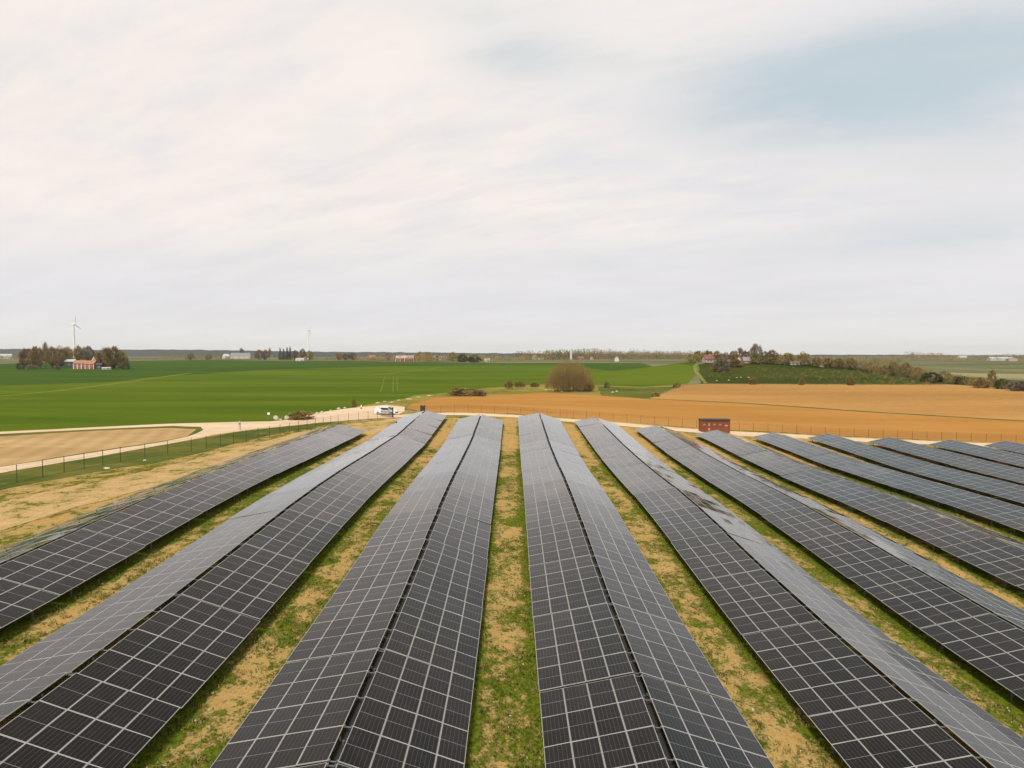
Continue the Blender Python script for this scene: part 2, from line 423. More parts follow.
def ribbon(pxs, widths):
    pts = [at(*p) for p in pxs]; L, Rr = [], []
    for i, p in enumerate(pts):
        d = (pts[min(i+1, len(pts)-1)]-pts[max(i-1, 0)]); d.z = 0; d.normalize(); n = Vector((-d.y, d.x, 0)); wd = widths if isinstance(widths, (int, float)) else widths[i]
        L.append(p+n*wd/2); Rr.append(p-n*wd/2)
    return L+Rr[::-1]
drape('green_field', P((-400, 452), (0, 431.5), (60, 428.6), (130, 425.5), (200, 423), (240, 421.9), (269, 421.4), (288, 420), (313, 414), (338, 409.6), (360, 406.5),
      (374, 403.4), (415, 395.2), (447, 392.5), (488, 387.7), (503, 387), (545, 384), (597, 385), (640, 387), (686, 384), (699, 363.5), (640, 363), (500, 363), (400, 362), (300, 361), (200, 360), (90, 361.5), (0, 364), (-400, 366)),
      m_green, .02, 'broad green field of young wheat beyond the gravel road', 12, .6)
drape('green_field', P((-400, 385), (0, 386), (110, 382), (150, 377), (260, 370), (400, 366), (560, 364.5), (690, 366), (698, 363.6), (640, 363), (500, 363), (400, 362), (300, 361), (200, 360), (90, 361.5), (0, 364), (-400, 366)),
      m_green2, .05, 'darker green band of wheat at the far side of the field', 25, 4)
drape('grass_margin', P((345, 409), (374, 403.4), (415, 395.2), (447, 392.5), (488, 387.7), (503, 387), (545, 384), (597, 385), (640, 387), (684, 384.5), (660, 393), (648, 398.5), (640, 398.5), (589, 395), (542, 392.3), (505, 394), (470, 396), (434, 397.2), (412, 403.4), (404, 407), (385, 404.5), (360, 407.5)),
      m_margin, .08, 'strip of dry yellow grass between the green field and the tilled field', 6, .9)
drape('rough_grass', P((597, 386.2), (640, 388), (680, 386), (660, 393), (648, 398), (640, 398), (600, 395.4)), m_verge, .11, 'rough green corner of grass right of the round tree', 6, 1.2)
drape('tilled_field', [at(x, y) for x, y in ((405, 408), (412, 403.6), (434, 397.4), (470, 396), (505, 394.2), (542, 392.5), (589, 395.2), (640, 398.6), (740, 403.6), (856, 411.5), (1024, 421.5), (1300, 436))] + [Vector(v) for v in ((220, 147, 0), (110, 149.5, 0), (60, 153.5, 0), (20, 158.5, 0), (-10, 158, 0), (-19, 156, 0))],
      m_orange, .14, 'orange brown tilled field right behind the solar farm fence', 8, .3)
drape('tilled_field', P((649, 398.6), (682, 385.6), (705, 384), (800, 384.4), (900, 384.8), (947, 384.5), (982, 386), (1024, 391), (1300, 404), (1300, 434), (1024, 420.6), (856, 410.6), (740, 402.8)),
      m_orange2, .14, 'paler sandy tilled field on the far side of the dark furrow line', 8, .3)
drape('furrow', ribbon([(640, 398.7), (740, 403.1), (856, 411), (1024, 421), (1300, 435)], 1.6), m_verge, .2, 'dark grassy furrow between the two tilled fields', 8, .5)
drape('meadow', P((700, 383.6), (698, 364), (720, 362.5), (760, 362.5), (830, 366), (880, 370), (960, 377), (1024, 381), (1300, 390), (1300, 403), (1024, 390.6), (982, 385.7), (947, 384.2), (800, 384)),
      m_meadow, .08, 'rough green meadow climbing the low hill', 10, 1.5)
drape('pale_field', P((945, 372.5), (1024, 374), (1300, 378), (1300, 384), (1024, 379), (960, 376)), m_pale, .12, 'pale strip of stubble far right of the hill', 20, 2)
drape('field_track', ribbon([(-100, 400), (0, 396), (50, 391.5), (100, 385.5), (140, 380), (165, 376.5), (190, 373)], 3.2), m_path, .10, 'pale narrow track curving across the green field on the left', 10, .8)
drape('field_track', ribbon([(368, 375.5), (410, 371), (440, 367.5), (470, 365.5), (500, 364.5)], 3.2), m_path, .10, 'pale track crossing the far green field in the middle', 10, 1.0)
for a, b in (((380, 392), (384, 376)), ((392, 392), (393, 376)), ((397, 391), (396, 377))):
    drape('wheel_track', ribbon([a, b], .35), m_path, .09, 'thin tractor wheel lines running away through the wheat', 12, .2)
drape('footpath', ribbon([(705, 383), (700, 377), (695, 371), (694, 366), (697, 363)], 2.2), m_path, .16, 'pale footpath climbing beside the meadow', 10, .5)
# left: stubble field, roads, verge, inner dirt track
drape('rough_grass', P((-400, 455), (0, 433.5), (100, 428.5), (170, 425.6), (203, 426), (207, 430), (187, 437.5), (156, 443.5), (98, 452), (0, 467.8), (-400, 537)), m_verge, .02, 'green grass edge around the stubble field', 6, .5)
drape('stubble_field', P((-400, 458), (0, 436.5), (100, 430.5), (170, 428), (196, 429.4), (186, 436.6), (156, 442.4), (98, 451), (0, 466.8), (-400, 535)), m_tan, .035, 'tan stubble field enclosed by the two dirt roads', 6, .5)
drape('dirt_road', P((-400, 455.5), (0, 434), (100, 429), (172, 426), (200, 427), (203, 430), (187.5, 437), (156, 443), (98, 451.8), (0, 467.4), (-400, 536), (-400, 548), (0, 473.3), (98, 456.6), (200, 438), (212, 435), (256, 429), (280, 427), (320, 422.6), (345, 420.8), (394, 417), (404, 411), (404, 407), (385, 404.8), (360, 407), (338, 409.6), (313, 414), (288, 420), (269, 421.4), (240, 421.9), (200, 423), (170, 423.8), (100, 427), (0, 432), (-400, 452.5)),
      m_road, .05, 'pale pinkish dirt road curving past the left fence to the gate', 5, .35)
drape('grass_verge', P((-400, 549), (0, 473.6), (98, 457), (200, 438.4), (240, 431.6), (280, 427.4), (320, 423), (336, 422), (306, 429), (275, 433.6), (237, 443), (194, 454.7), (150, 464), (117, 468), (58, 479), (0, 489.5), (-400, 566)),
      m_verge, .03, 'dark green grass verge under the left fence', 3, .5)
drape('dirt_track', P((-200, 555), (0, 503), (60, 489), (120, 477), (200, 458), (256, 443), (300, 432), (345, 424.5), (396, 418.6), (440, 417), (425, 424), (385, 433), (345, 438), (256, 458), (160, 486), (80, 506), (0, 529), (-200, 590)),
      m_track, .03, 'sandy dirt track between the left fence and the outermost solar row', 2.0, 1.3)
drape('gravel_track', [Vector(v) for v in ((-26, 143, 0), (-16, 148, 0), (0, 148.3, 0), (20, 146.5, 0), (45, 142.5, 0), (70, 141.0, 0), (112, 140, 0), (150, 139, 0), (150, 145, 0), (112, 146, 0), (60, 150.2, 0), (20, 154.2, 0), (-10, 154.6, 0), (-20, 153.5, 0), (-30, 146, 0))],
      m_road, .03, 'pale gravel track running behind the far ends of the rows', 3, .5)

# ------------------------------------------------------------------ rows of solar tables
COSLEN, TILT, RIDGE = 1.075, R(14.3), .165
NMOD, MLEN, MPITCH = 4, 2.111, 2.128
BLOCK = 8.6; LOWH = .75; RISE = 4*COSLEN*math.sin(TILT); HALF = RIDGE+4*COSLEN*math.cos(TILT); RIDGEH = LOWH+RISE
def module_mesh():
    m = MB(); W, L, T, fr = 1.061, MLEN, .035, .018
    for sx in (-1, 1): m.box((sx*(W/2-fr/2), 0, -T/2), (fr, L, T), 0)
    for sy in (-1, 1): m.box((0, sy*(L/2-fr/2), -T/2), (W-2*fr, fr, T), 0)
    x, y = W/2-fr, L/2-fr
    m.face([(-x, -y, -.004), (x, -y, -.004), (x, y, -.004), (-x, y, -.004)], 1)
    m.face([(-x, y, -.010), (x, y, -.010), (x, -y, -.010), (-x, -y, -.010)], 0)
    return m.mesh('solar_module', [alu, pv])
ME_MOD = module_mesh()
def table_meshes():
    ms = {}
    m = MB(); m.box((0, 0, 0), (.05, BLOCK-.10, .07)); ms['rail'] = m.mesh('rail', galv)
    m = MB(); m.box((0, 0, 0), (.09, .06, 1.0)); m.box((.03, 0, 0), (.012, .12, .98)); ms['post'] = m.mesh('post', galv)
    m = MB(); m.box((0, 0, 0), (2*RIDGE+.06, .07, .012)); m.box((-RIDGE+.03, 0, .03), (.05, .13, .05)); m.box((RIDGE-.03, 0, .03), (.05, .10, .04)); ms['ridge_bracket'] = m.mesh('ridge_bracket', galv)
    m = MB(); m.box((0, 0, 0), (2*RIDGE-.02, BLOCK-.02, .012)); m.box((-RIDGE+.02, 0, .04), (.012, BLOCK-.02, .08)); m.box((RIDGE-.02, 0, .04), (.012, BLOCK-.02, .08)); ms['ridge_shade_strip'] = m.mesh('ridge_shade_strip', black_rubber)  # black channel added below the ridge gap, standing in for shade there
    m = MB()
    for s in (-1, 1):
        A = Vector((s*RIDGE*.6, 0, RIDGEH-.15)); B = Vector((s*(HALF-.10), 0, LOWH-.13)); d = B-A
        M = Matrix.Translation((A+B)/2) @ Euler((0, math.atan2(-d.z, d.x), 0)).to_matrix().to_4x4(); m.box((0, 0, 0), (d.length, .06, .09), 0, M)
    ms['rafter'] = m.mesh('rafter', galv)
    return ms
TM = table_meshes()
MOD_POS = []
for s in (-1, 1):
    for j in range(4):
        for k in range(NMOD):
            MOD_POS.append(((s*(RIDGE+(j+.5)*COSLEN*math.cos(TILT)), (k-1.5)*MPITCH, RIDGEH-(j+.5)*COSLEN*math.sin(TILT)), (0, s*TILT, 0)))
def solar_table(xc, y0, label, group, rng):
    yc = y0+BLOCK/2; E = lambda x, y: CAM_Z+edge_rel(x, y)
    gx = (E(xc+HALF, yc)-E(xc-HALF, yc))/(2*HALF); gy = (E(xc, y0+BLOCK)-E(xc, y0))/BLOCK
    z = (E(xc+HALF, yc)+E(xc-HALF, yc)+E(xc, y0)+E(xc, y0+BLOCK))/4-LOWH
    o = empty('solar_table', (xc+rng.uniform(-.02, .02), yc, z+rng.uniform(-.025, .025)), 0, label, 'solar panels', group)
    o.rotation_euler = (math.atan(gy)+rng.uniform(-.003, .003), -math.atan(gx)+rng.uniform(-.004, .004), 0)
    for p, r in MOD_POS: link('solar_module', ME_MOD, o, p, (r[0]+rng.gauss(0, .004), r[1]+rng.gauss(0, .005), 0))
    for s in (-1, 1):
        for q in (.28, .72):
            a = 4*COSLEN*q; link('rail', TM['rail'], o, (s*(RIDGE+a*math.cos(TILT)), 0, RIDGEH-a*math.sin(TILT)-.078), (0, s*TILT, 0))
    for k in (-1.5, 1.5):
        yy = k*MPITCH*.86; link('rafter', TM['rafter'], o, (0, yy, 0))
        for xx in (-HALF+.45, 0, HALF-.45):
            top = RIDGEH-.2 if xx == 0 else LOWH-.05; h = top+.55
            link('post', TM['post'], o, (xx, yy, top-h/2), None, (1, 1, h))
    link('ridge_shade_strip', TM['ridge_shade_strip'], o, (0, 0, RIDGEH-.36))  # added dark strip that keeps the ridge gap black
    for k in range(5): link('ridge_bracket', TM['ridge_bracket'], o, (0, (k-2)*MPITCH*.985, RIDGEH-.075))
    return o
ORD = ['first', 'second', 'third', 'fourth', 'fifth', 'sixth', 'seventh', 'eighth', 'ninth', 'tenth', 'eleventh', 'twelfth', 'thirteenth', 'fourteenth', 'fifteenth']
ROWS = [(-28.55, 26.0, 112.0, 'third row left of the central grass strip'),
        (-17.4, 9.5, 136.0, 'second row left of the central grass strip'),
        (-6.11, 13.9, 138.5, 'first row left of the central grass strip'),
        (5.48, 13.1, 139.0, 'first row right of the central grass strip'),
        (17.03, 12.0, 140.0, 'second row right of the central grass strip'),
        (28.37, 23.0, 134.8, 'third row right of the central grass strip'),
        (39.93, 31.0, 134.3, 'fourth row right of the central grass strip'),
        (51.43, 49.5, 136.3, 'fifth row right of the central grass strip'),
        (62.93, 58.5, 137.0, 'sixth row right of the central grass strip'),
        (74.43, 75.5, 136.0, 'seventh row right of the central grass strip'),
        (85.83, 92.5, 135.0, 'eighth row right of the central grass strip'),
        (97.4, 92.0, 136.0, 'ninth row right of the central grass strip')]
PHASE = {-28.55: 36.6, -17.4: 26.7, -6.11: 31.0, 5.48: 30.25, 17.03: 29.2, 28.37: 40.3, 39.93: 65.5, 51.43: 75.0}
rng = random.Random(3)
for xc, ya, yb, phrase in ROWS:
    n = int(round((yb-ya)/BLOCK)); ph = PHASE.get(xc)
    y1 = yb if ph is None else ph+BLOCK*round((yb-ph)/BLOCK)
    for i in range(n):
        y0 = y1-BLOCK*(i+1)
        near = n-1-i
        if i <= near: where = 'at the far end' if i == 0 else ORD[i]+' from far end'
        else: where = 'at the near end' if near == 0 else ORD[near]+' from near end'
        solar_table(xc, y0+.02, 'black solar panel table %s, %s' % (where, phrase), 'solar tables of the '+phrase, rng)

# grass strips between the rows
def strip(xl, xr, ya, yb, label):
    c, h = (xl+xr)/2, (xr-xl)/2
    drape('grass_strip', [Vector(v) for v in ((xl-1.6, ya, 0), (xr+1.6, ya, 0), (xr+1.6, yb, 0), (xl-1.6, yb, 0))], m_strip, .05, label, 400, 0, uv=lambda x, y: ((x-c)/h, y))
rc = [r[0] for r in ROWS]
for a, b in zip(rc[:-1], rc[1:]):
    yb = 116 if a < -20 else 142
    strip(a+HALF, b-HALF, 12, yb, 'patchy grass and bare soil strip between two solar rows')
# tufts of grass and pebbles lying in the strips near the camera
m_blade = soil_grass('grass_blades', (.10, .13, .02), (.17, .18, .03), (.05, .085, .012), (.11, .135, .02), 'plain')
tb = MB(); rg = random.Random(5)
pb = MB()
for a, b in zip(rc[:-1], rc[1:]):
    xl, xr = a+HALF-.3, b-HALF+.3
    y_end = 105
    for _ in range(4200):
        y = 20+(y_end-20)*rg.random()**1.6; x = rg.uniform(xl, xr)
        if abs(x) > .8*y+2: continue
        e = abs((x-(xl+xr)/2)/((xr-xl)/2))
        q = mnoise.noise(Vector((x*.55, y*.55, 1.7)))+.5*mnoise.noise(Vector((x*1.9, y*1.9, 4)))
        if q < .12-.5*max(0, e-.55): continue
        z = ground_z(x, y)+.04
        for _b in range(4):
            t0 = rg.uniform(0, 6.28); l = rg.uniform(.06, .16); wd = rg.uniform(.015, .04); ox, oy = rg.uniform(-.12, .12), rg.uniform(-.12, .12)
            dx, dy = math.cos(t0), math.sin(t0)
            tb.face([(x+ox-dy*wd, y+oy+dx*wd, z), (x+ox+dy*wd, y+oy-dx*wd, z), (x+ox+dx*l*.7, y+oy+dy*l*.7, z+l)])
    for _ in range(90):
        y = 20+60*rg.random()**1.8; x = rg.uniform(xl+.3, xr-.3); s = rg.uniform(.015, .05); z = ground_z(x, y)+.05
        if mnoise.noise(Vector((x*.5, y*.5, 9))) < .05: continue
        M = Matrix.Translation((x, y, z)) @ Euler((rg.random()*3, rg.random()*3, rg.random()*3)).to_matrix().to_4x4()
        pb.box((0, 0, 0), (s*2, s*1.5, s), 0, M)
tag(tb.build('grass', m_blade, fix=False), 'short grass tufts growing in the strips between the solar rows', 'grass', kind='stuff')
m_stone = simple('pale_stone', (.45, .41, .33), .9, 0, .18, 8)
tag(pb.build('pebbles', m_stone), 'small pale pebbles scattered on the bare soil between the rows', 'pebbles', kind='stuff')

# ------------------------------------------------------------------ fences and gate
m_wire = simple('fence_wire', (.06, .075, .065), .6, .3, .05)
def fence(path, spacing, h, label, group, parent_first=True):
    pts = [Vector((x, y, 0)) for x, y in path]; posts = []
    for a, b in zip(pts[:-1], pts[1:]):
        n = max(1, round((b-a).length/spacing))
        posts += [a.lerp(b, i/n) for i in range(n)]
    posts.append(pts[-1])
    for p in posts: p.z = ground_z(p.x, p.y)
    base = posts[len(posts)//2].copy()
    o = empty('fence', base, 0, label, 'fence', group)
    m = MB(); m.box((0, 0, h/2+.05-.15), (.05, .05, h+.4)); m.box((0, 0, h+.07), (.06, .06, .03)); pm = m.mesh('post', dark_steel)
    for p in posts: link('post', pm, o, p-base)
    wm = MB()
    for a, b in zip(posts[:-1], posts[1:]):
        a = a-base; b = b-base
        for z in (.08, .5, .92, 1.34, h): wm.tube(a+Vector((0, 0, z)), b+Vector((0, 0, z)), .007, n=3, cap=False)
        k = int((b-a).length/.12)
        for i in range(1, k):
            p = a.lerp(b, i/k); wm.tube(p+Vector((0, 0, .05)), p+Vector((0, 0, h)), .0042, n=3, cap=False)
    wm.build('wire_mesh', m_wire, o, fix=False)
    return o
fence([(-53, 40), (-50.3, 66), (-49.8, 73), (-47.5, 83.5), (-45, 90), (-43.3, 93), (-38, 113), (-33, 131), (-27.5, 141), (-25.2, 143.8)], 2.85, 1.75,
      'dark steel wire fence on the left along the curving dirt road', 'wire fences round the solar farm')
fence([(-18.7, 151.5), (-10, 157.2), (20, 157.8), (60, 153), (112, 148.7), (150, 147)], 3.0, 1.75,
      'thin wire fence behind the row ends, in front of the orange tilled field', 'wire fences round the solar farm')
gt = empty('gate', (-22, 147.6, ground_z(-22, 147.6)), math.atan2(151.5-143.8, -18.7+25.2), 'dark steel double gate standing open at the corner where the road enters', 'gate')
for sx in (-1, 1):
    m = MB(); m.box((sx*4.5, 0, .95), (.2, .2, 2.3)); m.build('gate_post', dark_steel, gt)
    m = MB(); L = 3.6
    for z in (.15, 1.05, 1.85): m.box((L/2, 0, z), (L, .06, .07))
    for k in range(25): m.box((L*k/24, 0, 1.0), (.035, .04, 1.7))
    lf = m.build('gate_leaf', dark_steel, gt, loc=(sx*4.4, 0, 0), rot=(0, 0, R(62) if sx > 0 else R(95)))
    m = MB(); m.box((L-.12, 0, 1.1), (.14, .12, .2)); m.build('lock_box', galv, lf)

# ------------------------------------------------------------------ container substation behind the fourth row
m_rust = simple('oxide_red_paint', (.20, .05, .016), .6, 0, .22, 2.2)
m_cont_roof = simple('dark_roof', (.035, .03, .028), .7, 0, .15)
m_plate = simple('pale_plate', (.44, .25, .17), .5, 0, .05)
cx, cy = (713.5-VPX)/F_PX*147.5, 147.0
ct = empty('container', (cx, cy, ground_z(cx, cy)+.02), R(-3), 'rust red steel container with dark roof edge behind the fourth solar row', 'container')
CW, CD, CH = 6.06, 2.44, 2.55
m = MB(); m.box((0, 0, CH/2+.12), (CW-.16, CD-.16, CH-.1))
for sy in (-1, 1):
    for k in range(28):
        x = -CW/2+.28+k*(CW-.5)/27
        m.box((x, sy*(CD/2-.06), CH/2+.12), (.11, .06, CH-.4))
for sx in (-1, 1):
    for k in range(9): m.box((sx*(CW/2-.06), -CD/2+.3+k*.23, CH/2+.12), (.06, .1, CH-.4))
m.build('body', m_rust, ct)
m = MB()
for sx in (-1, 1):
    for sy in (-1, 1): m.box((sx*(CW/2-.07), sy*(CD/2-.07), CH/2+.12), (.15, .15, CH+.1))
for sy in (-1, 1): m.box((0, sy*(CD/2-.05), .14), (CW-.3, .11, .16))
m.build('corner_frame', m_rust, ct)
m = MB(); m.box((0, 0, CH+.24), (CW+.1, CD+.1, .12)); m.box((0, 0, CH+.13), (CW+.04, CD+.04, .12)); m.box((0, -CD/2-.01, CH+.02), (CW-.3, .05, .16)); m.build('roof', m_cont_roof, ct)
for k, x in enumerate((-2.35, -1.35, -.25, .95)):
    m = MB()
    hh = .62 if k == 1 else .34
    m.box((x, -CD/2-.03, 1.72), (.46 if k != 1 else .34, .03, hh))
    for q in range(5): m.box((x, -CD/2-.052, 1.72-hh/2+.04+q*(hh-.08)/4), (.38 if k != 1 else .28, .03, .02))
    m.build('vent', m_plate, ct)
m = MB(); m.box((-1.35, -CD/2-.03, .75), (.36, .03, .55)); m.build('vent', m_plate, ct)
m = MB(); m.box((2.1, -CD/2-.03, 1.1), (1.0, .04, 2.0)); dr = m.build('door', m_rust, ct)
m = MB(); m.box((2.2, -CD/2-.065, 1.55), (.62, .02, .26), 0, None); m.build('sign_plate', m_plate, dr)
m = MB(); m.tube((1.72, -CD/2-.08, .25), (1.72, -CD/2-.08, 2.0), .02); m.build('lock_bar', galv, dr)

# ------------------------------------------------------------------ white car parked on the road
m_car = simple('white_car_paint', (.75, .75, .75), .25, 0, .02, 1)
m_lamp = simple('lamp_glass', (.5, .5, .52), .15)
m_red = simple('red_lamp', (.35, .02, .02), .3)
cp = at(385.5, 414.6)
car = empty('parked_car', cp, R(-14), 'white estate car parked on the dirt road beside the gate', 'car')
prof = [(-2.45, .32), (-2.5, .75), (-2.42, 1.02), (-2.1, 1.62), (-1.7, 1.74), (.1, 1.76), (.55, 1.70), (1.45, 1.12), (2.2, .98), (2.5, .78), (2.52, .35)]
bm = bmesh.new(); rows_ = []
for (y, k, zk) in ((-.93, .0, 0), (-.80, 1.0, 0), (.80, 1.0, 0), (.93, .0, 0)):
    r_ = []
    for (x, z) in prof:
        yy = y*(1 if z < 1.05 else .86); zz = z if abs(y) < .9 else (z if z < 1.05 else 1.0+(z-1.0)*.93)
        r_.append(bm.verts.new((x*(1 if abs(y) < .9 else .985), yy, zz)))
    rows_.append(r_)
for a, b in zip(rows_[:-1], rows_[1:]):
    for i in range(len(prof)): bm.faces.new((a[i], a[(i+1) % len(prof)], b[(i+1) % len(prof)], b[i]))
bm.faces.new(rows_[0]); bm.faces.new(rows_[-1][::-1]); bmesh.ops.recalc_face_normals(bm, faces=bm.faces)
me = bpy.data.meshes.new('body'); bm.to_mesh(me); bm.free(); me.materials.append(m_car); link('body', me, car)
for sy in (-1, 1):
    for (xa, xb, xc_, xd) in ((-2.08, -1.0, -1.0, -1.82), (-.92, .08, .02, -.92), (.16, 1.18, .5, .1)):
        m = MB(); y = sy*.845
        m.face([(xa, y+sy*.012, 1.1), (xb, y+sy*.012, 1.1), (xc_, y-sy*.03, 1.58), (xd, y-sy*.03, 1.58)]); m.face([(xd, y-sy*.09, 1.58), (xc_, y-sy*.09, 1.58), (xb, y-sy*.09, 1.1), (xa, y-sy*.09, 1.1)])
        m.build('side_window', car_glass, car)
    for x in (-1.5, 1.5):
        m = MB(); m.tube((x, sy*.70, .34), (x, sy*.95, .34), .34, n=18); wh = m.build('wheel', black_rubber, car)
        m = MB(); m.tube((x, sy*.94, .34), (x, sy*.965, .34), .2, n=14); m.build('rim', alu, wh)
    m = MB(); m.box((2.46, sy*.66, .80), (.14, .36, .14)); m.build('headlight', m_lamp, car)
    m = MB(); m.box((-2.45, sy*.74, .95), (.10, .16, .34)); m.build('tail_light', m_red, car)
    m = MB(); m.box((.95, sy*1.0, 1.15), (.14, .18, .13)); m.build('mirror', m_car, car)
m = MB(); m.face([(.62, -.66, 1.675), (1.42, -.72, 1.16), (1.42, .72, 1.16), (.62, .66, 1.675)][::-1]); m.v = [(x+.02, y, z+.02) for x, y, z in m.v]; m.build('windscreen', car_glass, car)
m = MB(); m.box((2.53, 0, .5), (.06, 1.5, .18)); m.build('grille', black_rubber, car)

# ------------------------------------------------------------------ vegetation
def vmat(name, a, b, c):
    t = mat(name); p = worldco(t); oi = t.n('ShaderNodeObjectInfo')
    n1 = t.noise(p, .45, 3, .6); n2 = t.noise(p, 3.5, 3, .7)
    col = t.mix(n1, a, b); col = t.mix(t.m('MULTIPLY', t.step(n2, .4, .75), .7), col, c)
    hs = t.n('ShaderNodeHueSaturation'); t.put(hs.inputs['Color'], col); t.put(hs.inputs['Value'], t.m('ADD', .75, t.m('MULTIPLY', oi.outputs['Random'], .5)))
    t.put(t.b.inputs['Base Color'], hs.outputs[0]); t.b.inputs['Roughness'].default_value = .9; t.b.inputs['Specular IOR Level'].default_value = 0
    return t.mat
v_brown = vmat('bare_twigs', (.228, .154, .058), (.312, .210, .084), (.168, .126, .048))
v_olive = vmat('budding_twigs', (.228, .180, .054), (.300, .228, .066), (.156, .138, .042))
v_grey = vmat('grey_twigs', (.204, .162, .114), (.264, .204, .144), (.144, .120, .090))
v_dark = vmat('dark_needles', (.03, .05, .03), (.05, .07, .04), (.04, .055, .04))
v_yellow = vmat('yellow_spring_leaves', (.288, .228, .054), (.360, .288, .072), (.204, .180, .048))
v_green = vmat('bush_leaves', (.06, .085, .028), (.10, .115, .04), (.13, .115, .05))
v_round = vmat('round_tree_twigs', (.215, .135, .050), (.27, .175, .065), (.17, .125, .045))
v_bark = simple('bark', (.08, .062, .045), .9, 0, .25, 4)
V_UP = Vector((0, 0, 1))
def rvec(r):
    while True:
        v = Vector((r.uniform(-1, 1), r.uniform(-1, 1), r.uniform(-1, 1)))
        if .05 < v.length < 1: return v
def twig_crown(seed, n_clump, n_twig, z0, shape, stems=26, tw=(.05, .011)):
    """crown inside the unit tree (height 1, half width .5): limbs, then clumps of short twigs with gaps between"""
    r = random.Random(seed); m = MB(); cl = []
    for _ in range(n_clump):
        for _t in range(20):
            v = rvec(r); v = v.normalized()*(v.length**.45)
            if shape == 'round': c = Vector((v.x*.43, v.y*.43, z0+(1-z0)*(.47+.46*v.z)))
            elif shape == 'tall': c = Vector((v.x*.36*(1-.35*max(0, v.z)), v.y*.36*(1-.35*max(0, v.z)), z0+(1-z0)*(.5+.46*v.z)))
            else: c = Vector((v.x*.46, v.y*.46, max(.03, z0+(1-z0)*(.40+.55*v.z))))
            if mnoise.noise(c*3.1+Vector((seed*3.7, 0, 0))) > -.22: break
        cl.append((c, r.uniform(.06, .13)))
    for c, _s in r.sample(cl, min(stems, len(cl))):
        b = Vector((r.uniform(-.02, .02), r.uniform(-.02, .02), z0*.8)) if shape != 'bush' else Vector((c.x*.5, c.y*.5, 0))
        midp = b.lerp(c, .5)+Vector((c.x*.08, c.y*.08, .05)); m.tube(b, midp, .011, .007, 4, 1, False); m.tube(midp, c, .007, .0025, 4, 1, False)
    for c, s in cl:
        for _ in range(n_twig):
            p = c+rvec(r)*s; d = (Vector((p.x, p.y, (p.z-.35)*.7))*1.3+rvec(r)*.55+V_UP*.25).normalized()
            L = tw[0]*r.uniform(.6, 1.5); wv = d.cross(rvec(r)).normalized()*tw[1]*r.uniform(.5, 1.4)
            m.face([p-wv, p+wv, p+d*L])
    return m
def conifer_crown(seed):
    r = random.Random(seed); m = MB()
    for k in range(26):
        z = .10+.88*k/26; R_ = .42*(1-z)**.8+.02
        for _ in range(int(8+26*(1-z))):
            a = r.uniform(0, 6.283); rr = R_*r.uniform(.35, 1.05); p = Vector((math.cos(a)*rr, math.sin(a)*rr, z+r.uniform(-.03, .03)-.10*rr))
            d = Vector((math.cos(a), math.sin(a), -.35)).normalized(); wv = d.cross(V_UP).normalized()*.035*r.uniform(.5, 1.4)
            m.face([p-d*.06-wv, p-d*.06+wv, p+d*.09])
    return m
CROWN = {}
def crown(kind, material, var):
    k = (kind, material.name, var)
    if k not in CROWN:
        if kind == 'conifer': m = conifer_crown(var)
        elif kind == 'bush': m = twig_crown(var, 95, 40, 0.0, 'bush', 10, (.07, .018))
        elif kind == 'tall': m = twig_crown(var, 80, 32, .22, 'tall', 30, (.06, .014))
        else: m = twig_crown(var, 100, 34, .05, 'round', 34, (.062, .015))
        CROWN[k] = m.mesh('crown', [material, v_bark])
    return CROWN[k]
tk = MB(); tk.tube((0, 0, -.02), (.004, .002, .2), .024, .017, 8); tk.tube((.004, .002, .2), (0, 0, .5), .017, .007, 7)
for a_ in range(5):
    q = a_*1.257+.3; tk.tube((.003, .002, .15+.03*a_), (.17*math.cos(q), .17*math.sin(q), .42+.04*a_), .010, .004, 5)
ME_TRUNK = tk.mesh('trunk', v_bark)
tr = random.Random(11)
def plant(name, p, wm_, hm_, kind, material, label, cat, group=None):
    o = empty(name, p, tr.uniform(0, 6.28), label, cat, group)
    if kind != 'bush': link('trunk', ME_TRUNK, o, scale=(wm_*.9, wm_*.9, hm_))
    link('crown', crown(kind, material, tr.randint(1, 4)), o, scale=(wm_, wm_, hm_))
    return o
def tree(px, py, wpx, hpx, kind, material, label, group, name='tree', cat='tree'):
    p = at(px, py); k = p.y/F_PX
    return plant(name, p, wpx*k, hpx*k, kind, material, label, cat, group)

